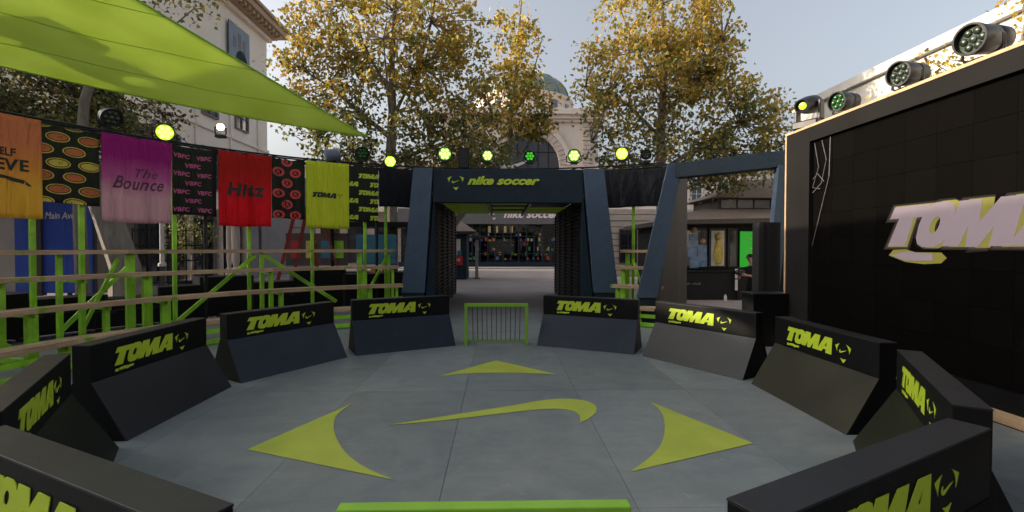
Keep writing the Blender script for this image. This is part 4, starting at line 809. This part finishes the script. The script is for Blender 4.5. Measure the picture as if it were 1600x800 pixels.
for ya,yb_,zz in ((-40,-9.5,14.9),(-9.5,3.0,11.5),(3.0,6.6,10.5),(6.6,12,15.4)): MB().box(-40,-28,ya+.01,yb_-.01,0,zz).build('wall',M['cream'],ob); MB().box(-40.3,-27.7,ya+.02,yb_-.02,zz,zz+.35).build('cornice',M['tan'],ob)
MB().lathe([(1.7*math.cos(a),1.9*math.sin(a)) for a in [PI/2*k/8 for k in range(9)]],24,o=(-36,1.6,11.8)).build('shade_dome',M['dome'],ob,smooth=True)  # unseen dome added to round the shadow edge
for i in range(12): window(ob,-38+i*4,-36.2+i*4,5.2,7.8,-28,M['grey'],M['glassb'],2,3,'x',1); window(ob,-38+i*4,-35.6+i*4,.3,3.6,-28,M['dwood'],M['glassd'],2,2,'x',1)
ob2=thing('plaza_rear_block','cream building closing the plaza behind the pitch','building')
MB().box(-26,20,-34,-24,0,9).build('wall',M['cream'],ob2); MB().box(-26.3,20.3,-34.3,-23.7,9,9.4).build('cornice',M['tan'],ob2)
# blue hoarding
bh=thing('blue_hoarding','bright blue printed hoarding behind the bleacher under the oval print banner','hoarding',(-19.2,13.9,0),0)
for i in range(3): MB().box(i*1.0+.004,i*1.0+.996,0,.08,.1,3.75).build('panel',M['blue'],bh)
for x in (0,1.0,2.0,3.0): MB().box(x-.05,x+.05,.08,.2,0,3.8).build('stud',M['dwood'],bh)
MB().box(.95,1.13,-.12,-.04,0,3.8).build('front_post',M['dwood'],bh)
inst('print',setmat(fit(text_mesh('Main Avenue',1,.2,.01,.004),1.6,.28),M['paper']),bh,(1.2,-.004,3.05),UPR)
cp_=thing('white_column','slim white post beside the blue hoarding at the far left','post',(-20.0,13.7,0)); MB().lathe([(.2,0),(.2,.15),(.12,.2),(.12,4.2),(.2,4.3)],14).build('shaft',M['paper'],cp_,smooth=True)
cp_=thing('white_column','slim white post below the right corner of the purple banner','post',(-12.9,13.1,0)); MB().lathe([(.14,1.2),(.14,1.3),(.075,1.35),(.075,3.6),(.12,3.7)],14).build('shaft',M['paper'],cp_,smooth=True); MB().box(-.06,.06,-.06,.06,0,1.2).build('base',M['pot'],cp_)
# iron railing behind bleacher
ir=thing('iron_railing','thin dark railing with flat bars behind the purple banner','railing',(-14.6,13.9,0))
for i in range(9): MB().box(i*.35-.02,i*.35+.02,-.02,.02,0,2.7).build('bar',M['steel'],ir)
for z in (.5,1.4,2.0,2.6): MB().box(-.05,2.85,.021,.045,z-.03,z+.03).build('rail',M['steel'],ir)
# cream statue-like pillars
for x,y,h,lab in ((-8.55,10.2,3.2,'wider cream turned pillar below the red banner'),(-8.9,10.45,3.1,'thinner cream turned pillar below the red banner')):
    t=thing('turned_pillar',lab,'pillar',(x,y,0)); r_=.13 if h>3.15 else .09
    MB().lathe([(r_*1.1,.0),(r_*1.3,.25),(r_*.8,.5),(r_*1.5,.95),(r_*1.2,1.15),(r_*.6,1.3),(r_*.9,1.5),(r_*1.0,2.2),(r_*.85,2.9),(r_*1.3,3.0),(r_*1.3,h)],14).build('shaft',M['cream2'],t,smooth=True)
cases=[(49,.95,1.5),(44.5,1.15,1.3),(37.5,.95,1.6),(31,1.25,1.5),(23.5,1.1,1.4),(56,.75,1.5),(63,.85,1.6),(70,1.0,1.5)]
cl_=['low black road case below the VBFC banner','upright black road case left of the turned pillars','black road case below the coral ring banner','tallest black road case below the lime banner','black road case below the repeated TOMA banner','lowest black road case below the purple banner','black road case in front of the blue hoarding','black road case at the far left behind the bleacher']
for (a,h_,w_),lab in zip(cases,cl_):
    t=thing('road_case',lab,'case',az(10.75,a),R(a),'black road cases behind the bleacher')
    MB().box(-w_/2,w_/2,-.35,.35,.1,h_).build('body',M['black'],t,bevel=.01)
    for x in (-w_/2+.02,w_/2-.02): MB().box(x-.025,x+.025,-.36,.36,.09,h_+.01).build('edge_profile',M['steel'],t)
    MB().box(-w_/2,w_/2,-.362,-.35,h_*.62,h_*.62+.03).build('lid_seam',M['steel'],t)
    for sx in (-1,1): MB().box(sx*w_*.25-.06,sx*w_*.25+.06,-.37,-.351,h_*.55,h_*.61).build('latch',M['steel'],t)
    for sx in (-1,1):
        for sy in (-1,1): MB().lathe([(0,-.03),(.05,-.03),(.05,.03),(0,.03)],10,o=(sx*(w_/2-.12),sy*.25,.05)).build('caster',M['steel'],t)
# red stepladder
la=thing('red_stepladder','tall red step ladder standing open behind the red and coral ring banners','ladder',(-6.2,9.6,0),R(12)); la.scale=(1.45,1,1.05)
for s,xb,xt in ((0,-.62,-.10),(0,-.28,.12),(1,.42,.16),(1,.98,.38)):
    MB().bar((xb,0 if s==0 else .25,0),(xt,0 if s==0 else .1,3.0),.07,.035).build('stile',M['redd'],la)
for i in range(9):
    f_=(i+.7)/9.5; MB().bar((-.62+.52*f_,0,3*f_),(-.28+.40*f_,0,3*f_),.06,.025).build('rung',M['redd'],la)
    MB().bar((.42-.26*f_,.25-.15*f_,3*f_),(.98-.60*f_,.25-.15*f_,3*f_),.03,.02).build('rear_brace',M['redd'],la)
MB().box(-.14,.42,-.06,.14,3.0,3.05).build('top_cap',M['redd'],la)
# kiosk with teal counter behind the bleacher
k1=thing('teal_kiosk','low dark kiosk with teal hanging panel and red stools behind the lime banner','kiosk',(-6.6,13.6,0))
MB().box(0,3.0,.05,1.6,0,.95).build('counter',M['black'],k1,bevel=.02); MB().box(.95,2.55,-.02,.04,1.25,2.45).build('panel',M['teal'],k1,bevel=.01)
for i in range(5): MB().box(.97,2.53,-.035,-.021,1.32+i*.22,1.34+i*.22).build('panel_rib',M['teal'],k1)
MB().box(-.4,3.3,-.2,1.8,2.75,2.95).build('canopy',M['black'],k1,bevel=.02)
for x in (0,3.0): MB().box(x-.05,x+.05,0,.1,.95,2.75).build('post',M['black'],k1)
MB().box(-1.9,.55,.2,.28,1.2,2.5).build('printed_panel',M['merch'],k1)
for i,(x,c_) in enumerate(((-1.5,'red'),(-.9,'yellow'),(-.3,'teal'),(.2,'green'))): MB().box(x-.2,x+.2,.17,.195,1.5,2.2).build('print_patch',M[c_],k1)
for i,x in enumerate((1.25,1.75,2.2)):
    t=thing('bar_stool',('left red bar stool under the teal panel','orange middle bar stool under the teal panel','right red bar stool under the teal panel')[i],'stool',(-6.6+x,13.1,0),0,'stools at the teal kiosk')
    m_=M['red'] if i!=1 else mat('orange_plastic',(.4,.12,.02),.5)
    MB().lathe([(0,.78),(.16,.78),(.17,.75),(.15,.72),(0,.72)],14).build('seat',m_,t,smooth=True); MB().prism([(-.15,.12,.8),(.15,.12,.8),(.13,.14,1.15),(-.13,.14,1.15)],(0,.02,0)).build('back',m_,t)
    for a in range(4): MB().tube([(.1*math.cos(a*PI/2+.78),.1*math.sin(a*PI/2+.78),.72),(.2*math.cos(a*PI/2+.78),.2*math.sin(a*PI/2+.78),0)],.013,5).build('leg',M['steel'],t)
# kiosk seen through the tunnel
k2=thing('ticket_kiosk','small dark kiosk with hipped brown roof and red notice inside the tunnel view','kiosk',(-3.1,23.8,0))
MB().box(-1.4,1.15,0,2.4,0,2.75).build('wall',M['navyd'],k2,bevel=.02)
MB().prism([(-1.9,-.5,2.75),(1.7,-.5,2.75),(1.7,2.9,2.75),(-1.9,2.9,2.75)],(0,0,.16)).build('eave',M['dwood'],k2,bevel=.02)
MB().add([(-1.95,-.55,2.91),(1.75,-.55,2.91),(1.75,2.95,2.91),(-1.95,2.95,2.91),(-.4,1.1,3.9),(.3,1.1,3.9)],[(0,1,5,4),(1,2,5),(2,3,4,5),(3,0,4),(3,2,1,0)]).build('roof',M['roof'],k2)
MB().box(.22,.78,-.04,-.001,1.45,2.45).build('poster',M['paper'],k2); MB().box(.0,.92,-.06,-.002,.85,1.42).build('red_notice',M['red'],k2,bevel=.01); MB().box(.6,.85,-.1,-.045,1.45,1.75).build('green_sticker',M['teal'],k2)
inst('print',setmat(fit(text_mesh('STAR',1,.1,.03,.004),.62,.16),M['paper']),k2,(.16,-.064,1.1),UPR)
t=thing('sign_post','pale post sign standing beside the ticket kiosk','sign',(-1.35,24.3,0)); MB().box(-.1,.1,-.04,.04,0,2.4).build('panel',M['grey'],t,bevel=.01); MB().box(-.2,.2,-.12,.12,0,.05).build('foot',M['pot'],t)
# kiosk pavilion at the right
k3=thing('souvenir_pavilion','dark pavilion with layered brown roofs, display windows and a lit green panel','kiosk',(0,0,0)); Yk=14.0
MB().box(7.2,14.5,Yk+.0,Yk+5,0,3.0).build('wall',M['black'],k3)
MB().prism([(6.6,Yk-.9,2.86),(15.2,Yk-.9,3.02),(15.2,Yk-.9,3.22),(6.6,Yk-.9,3.02)],(0,6.5,0)).build('eave',M['dwood'],k3)
MB().add([(6.6,Yk-.9,3.03),(15.2,Yk-.9,3.23),(15.2,Yk+5.6,3.2),(6.6,Yk+5.6,3.03),(9.0,Yk+.9,3.62),(14.6,Yk+.9,3.62),(14.6,Yk+4,3.62),(9.0,Yk+4,3.62)],[(0,1,5,4),(1,2,6,5),(2,3,7,6),(3,0,4,7),(4,5,6,7)]).build('lower_roof',M['roof'],k3)
MB().box(9.6,14.2,Yk+1.1,Yk+3.8,3.62,4.1).build('clerestory',M['dwood'],k3)
for i in range(6): MB().box(9.7+i*.74,10.36+i*.74,Yk+1.04,Yk+1.09,3.68,4.02).build('pane',M['archg'],k3)
MB().add([(9.2,Yk+.7,4.1),(14.8,Yk+.7,4.1),(14.8,Yk+4.3,4.1),(9.2,Yk+4.3,4.1),(11.4,Yk+2.4,5.1),(13,Yk+2.4,5.1)],[(0,1,5,4),(1,2,5),(2,3,4,5),(3,0,4),(3,2,1,0)]).build('upper_roof',M['roof'],k3)
for x0_,x1_,mm in ((7.7,8.62,'bluep'),(8.72,9.42,'yellow'),(9.5,9.9,'glassd')):
    MB().box(x0_,x1_,Yk-.06,Yk-.001,1.15,2.75).build('window',M['dwood'],k3); MB().box(x0_+.08,x1_-.08,Yk-.08,Yk-.061,1.2,2.65).build('display_panel',M['paper'] if mm=='yellow' else M['glassd'],k3)
for x,z,c_ in ((8.05,2.3,'bluep'),(8.0,1.8,'bluep'),(8.08,1.35,'bluep'),(8.42,1.85,'bluep'),(8.44,1.4,'bluep')): MB().box(x-.18,x+.18,Yk-.1,Yk-.081,z-.24,z+.22).build('display_goods',M[c_],k3)
MB().lathe([(.0,-.02),(.12,0),(.2,.35),(.16,.7),(.08,.95),(.14,1.05),(.12,1.2),(0,1.28)],12,o=(9.07,Yk-.14,1.3)).build('display_figure',M['yellow'],k3,smooth=True)
for x in (8.05,8.42): MB().lathe([(0,-.12),(.11,-.05),(.12,.05),(.06,.12),(0,.13)],10,o=(x,Yk-.12,2.66 if x<8.3 else 2.2)).build('display_head',M['skin'],k3,smooth=True)
MB().box(9.98,10.85,Yk-.14,Yk-.08,1.15,2.62).build('green_panel',M['gscreen'],k3,bevel=.01)
for i in range(5): MB().box(10.4+.05*(i%2),10.8,Yk-.146,Yk-.141,1.5+i*.2,1.54+i*.2).build('menu_line',M['yellow'],k3)
MB().box(10.6,10.85,Yk-.12,Yk-.08,2.75,2.85).build('red_lamp',M['red'],k3)
tb=thing('draped_table','long table under a black cloth in front of the souvenir pavilion','table',(8.05,12.6,0))
MB().prism([(-2.1,-.4,0),(1.35,-.4,0),(1.30,-.38,1.02),(-2.05,-.38,1.02)],(0,.8,0)).build('tablecloth',M['cloth'],tb,bevel=.02); MB().box(-2.1,1.35,-.42,.42,1.02,1.05).build('tabletop',M['black'],tb)
me=fit(text_mesh('soccer club',1,.1,.01,.003),.9,.09); inst('print',setmat(me,M['grey']),tb,(-1.3,-.403,.55),UPR)
for i,(x,lab) in enumerate(((10.55,'small white water bottle on the plaza paving before the draped table'),)):
    t=thing('bottle',lab,'bottle',(8.45,11.9,-.03)); MB().lathe([(0,0),(.05,0),(.055,.15),(.03,.2),(.02,.24),(0,.24)],12).build('flask',M['paper'],t,smooth=True)
for x,y,lab in ((9.0,12.1,'white edged panel standing at the right end of the draped table'),):
    t=thing('a_frame_sign',lab,'sign',(x,y,0)); MB().box(-.09,.0,-.02,.02,.35,.75).build('lower_stripe',M['paper'],t); MB().box(-.09,0,-.02,.02,.8,1.15).build('upper_stripe',M['paper'],t); MB().box(.0,1.1,-.01,.01,0,1.2).build('panel',M['cloth'],t)
# tall black drape tower and black counter beside the screen
t=thing('black_drape_tower','tall narrow black draped tower beside the screen wall edge','drape',(5.66,4.10,0))
for i in range(6): MB().prism([(-.20+i*.075,-.02-.02*(i%2),0),(-.125+i*.075,-.02-.02*((i+1)%2),0),(-.125+i*.075,.25,0),(-.20+i*.075,.25,0)],(0,0,2.48)).build('fold',M['cloth'],t)
t=thing('black_counter','low black counter with a pale rim standing before the drape tower','counter',(5.19,3.75,0),R(0))
MB().box(-.15,.62,-.25,.2,0,1.02).build('body',M['black'],t,bevel=.01); MB().box(-.17,.64,-.27,.22,1.02,1.05).build('top',M['btop'],t,bevel=.006)
# ------------------------------------------------------------------ person
def person(loc,rz):
    t=thing('person','person in black clothes and dark cap holding a camera beside the screen wall','person',loc,rz)
    J=dict(pel=(0,0,.95),wai=(0,-.01,1.10),che=(.0,-.01,1.34),nec=(0,.0,1.50),hed=(0,.04,1.60),
     lhip=(-.1,0,.90),lkn=(-.12,.05,.50),lan=(-.13,0,.10),lto=(-.14,.14,.05),rhip=(.1,0,.90),rkn=(.14,.02,.50),ran=(.16,-.05,.10),rto=(.19,.09,.05),
     lsh=(-.19,0,1.42),lel=(-.26,.16,1.20),lwr=(-.12,.38,1.24),rsh=(.19,0,1.42),rel=(.27,.14,1.18),rwr=(.10,.37,1.16))
    Rr=dict(pel=.14,wai=.125,che=.155,nec=.06,hed=.055,lhip=.095,lkn=.062,lan=.045,lto=.04,rhip=.095,rkn=.062,ran=.045,rto=.04,lsh=.065,lel=.045,lwr=.03,rsh=.065,rel=.045,rwr=.03)
    E=[('pel','wai'),('wai','che'),('che','nec'),('nec','hed'),('pel','lhip'),('lhip','lkn'),('lkn','lan'),('lan','lto'),('pel','rhip'),('rhip','rkn'),('rkn','ran'),('ran','rto'),('che','lsh'),('lsh','lel'),('lel','lwr'),('che','rsh'),('rsh','rel'),('rel','rwr')]
    ks=list(J); me=bpy.data.meshes.new('body'); me.from_pydata([J[k] for k in ks],[(ks.index(a),ks.index(b)) for a,b in E],[])
    o=bpy.data.objects.new('body',me); C.objects.link(o); sk=o.modifiers.new('skin','SKIN'); 
    for i,k in enumerate(ks): me.skin_vertices[0].data[i].radius=(Rr[k],Rr[k]*.85); me.skin_vertices[0].data[i].use_root=(k=='pel')
    sb=o.modifiers.new('sub','SUBSURF'); sb.levels=2; sb.render_levels=2
    dg=bpy.context.evaluated_depsgraph_get(); m2=bpy.data.meshes.new_from_object(o.evaluated_get(dg)); bpy.data.objects.remove(o)
    m2.materials.clear(); m2.materials.append(M['cloth']); m2.materials.append(M['skin'])
    for p in m2.polygons:
        p.use_smooth=True; c=p.center
        p.material_index=1 if (c.z>1.49 or (c.y>.2 and c.z>1.)) else 0
    b=bpy.data.objects.new('body',m2); C.objects.link(b); b.parent=t
    # head with face
    bm=bmesh.new(); bmesh.ops.create_uvsphere(bm,u_segments=20,v_segments=14,radius=1)
    for v in bm.verts:
        x,y,z=v.co; jaw=1-.28*max(0,-z); v.co=(x*.078*jaw,y*.098*(jaw+.03),z*.118); 
        if y>.75 and abs(x)<.25 and -.35<z<.1: v.co.y+=.022*(1-abs(x)*3)
    m3=bpy.data.meshes.new('head'); bm.to_mesh(m3); bm.free(); m3.materials.append(M['skin'])
    for p in m3.polygons:p.use_smooth=True
    h=inst('head',m3,t,(0,.06,1.69))
    for s in (-1,1):
        MB().lathe([(0,.008),(.012,.004),(.014,-.004)],8).build('eye',M['ink'],h).location=(s*.03,.09,.01)
        e=MB().lathe([(0,.02),(.03,.012),(.034,-.01),(0,-.015)],8).build('ear',M['skin'],h); e.scale=(.4,.6,1); e.location=(s*.078,0,0)
    MB().box(-.022,.022,.088,.094,-.058,-.050).build('mouth',M['redd'],h)
    cp=MB().lathe([(.0,.125),(.05,.115),(.082,.08),(.092,.03),(.088,.02)],18).build('cap',M['cloth'],t,smooth=True); cp.location=(0,.05,1.69); cp.scale=(1,1.15,1)
    MB().prism([(-.06,.1,1.725),(.06,.1,1.725),(.045,.22,1.705),(-.045,.22,1.705)],(0,0,.01)).build('cap_brim',M['cloth'],t)
    for s,wx,wy,wz in ((-1,-.12,.38,1.24),(1,.10,.37,1.16)):
        hb_=MB().tube([(wx,wy,wz),(wx-s*.01,wy+.05,wz+.01),(wx-s*.02,wy+.09,wz+.02)],[.028,.04,.032],8)
        for k in range(4):
            a=(k-1.5)*.02; hb_.tube([(wx-s*.02+a*.3,wy+.085,wz+.02+a),(wx-s*.05+a*.2,wy+.12-.005*k,wz+.02+a),(wx-s*.085,wy+.11,wz+.015+a)],[.010,.009,.007],6)
        hb_.tube([(wx-s*.01,wy+.04,wz+.035),(wx-s*.05,wy+.06,wz+.055),(wx-s*.075,wy+.08,wz+.045)],[.012,.010,.008],6)
        hb_.build('hand',M['skin'],t,smooth=True)
    return t
person((6.95,7.2,-.03),R(118))
vc=thing('video_camera','black handheld video camera with short lens held by the person','camera',(6.53,6.98,1.22),R(118))
MB().box(-.06,.06,-.12,.12,0,.13).build('body',M['steel'],vc,bevel=.01); b=MB().lathe([(.0,0),(.045,0),(.05,.1),(.055,.14),(0,.14)],14).build('lens',M['steel'],vc,smooth=True); b.rotation_euler=(R(-90),0,0); b.location=(0,.12,.07); MB().tube([(0,-.09,.13),(0,-.07,.19),(0,.07,.19),(0,.09,.13)],.012,6).build('handle',M['steel'],vc)
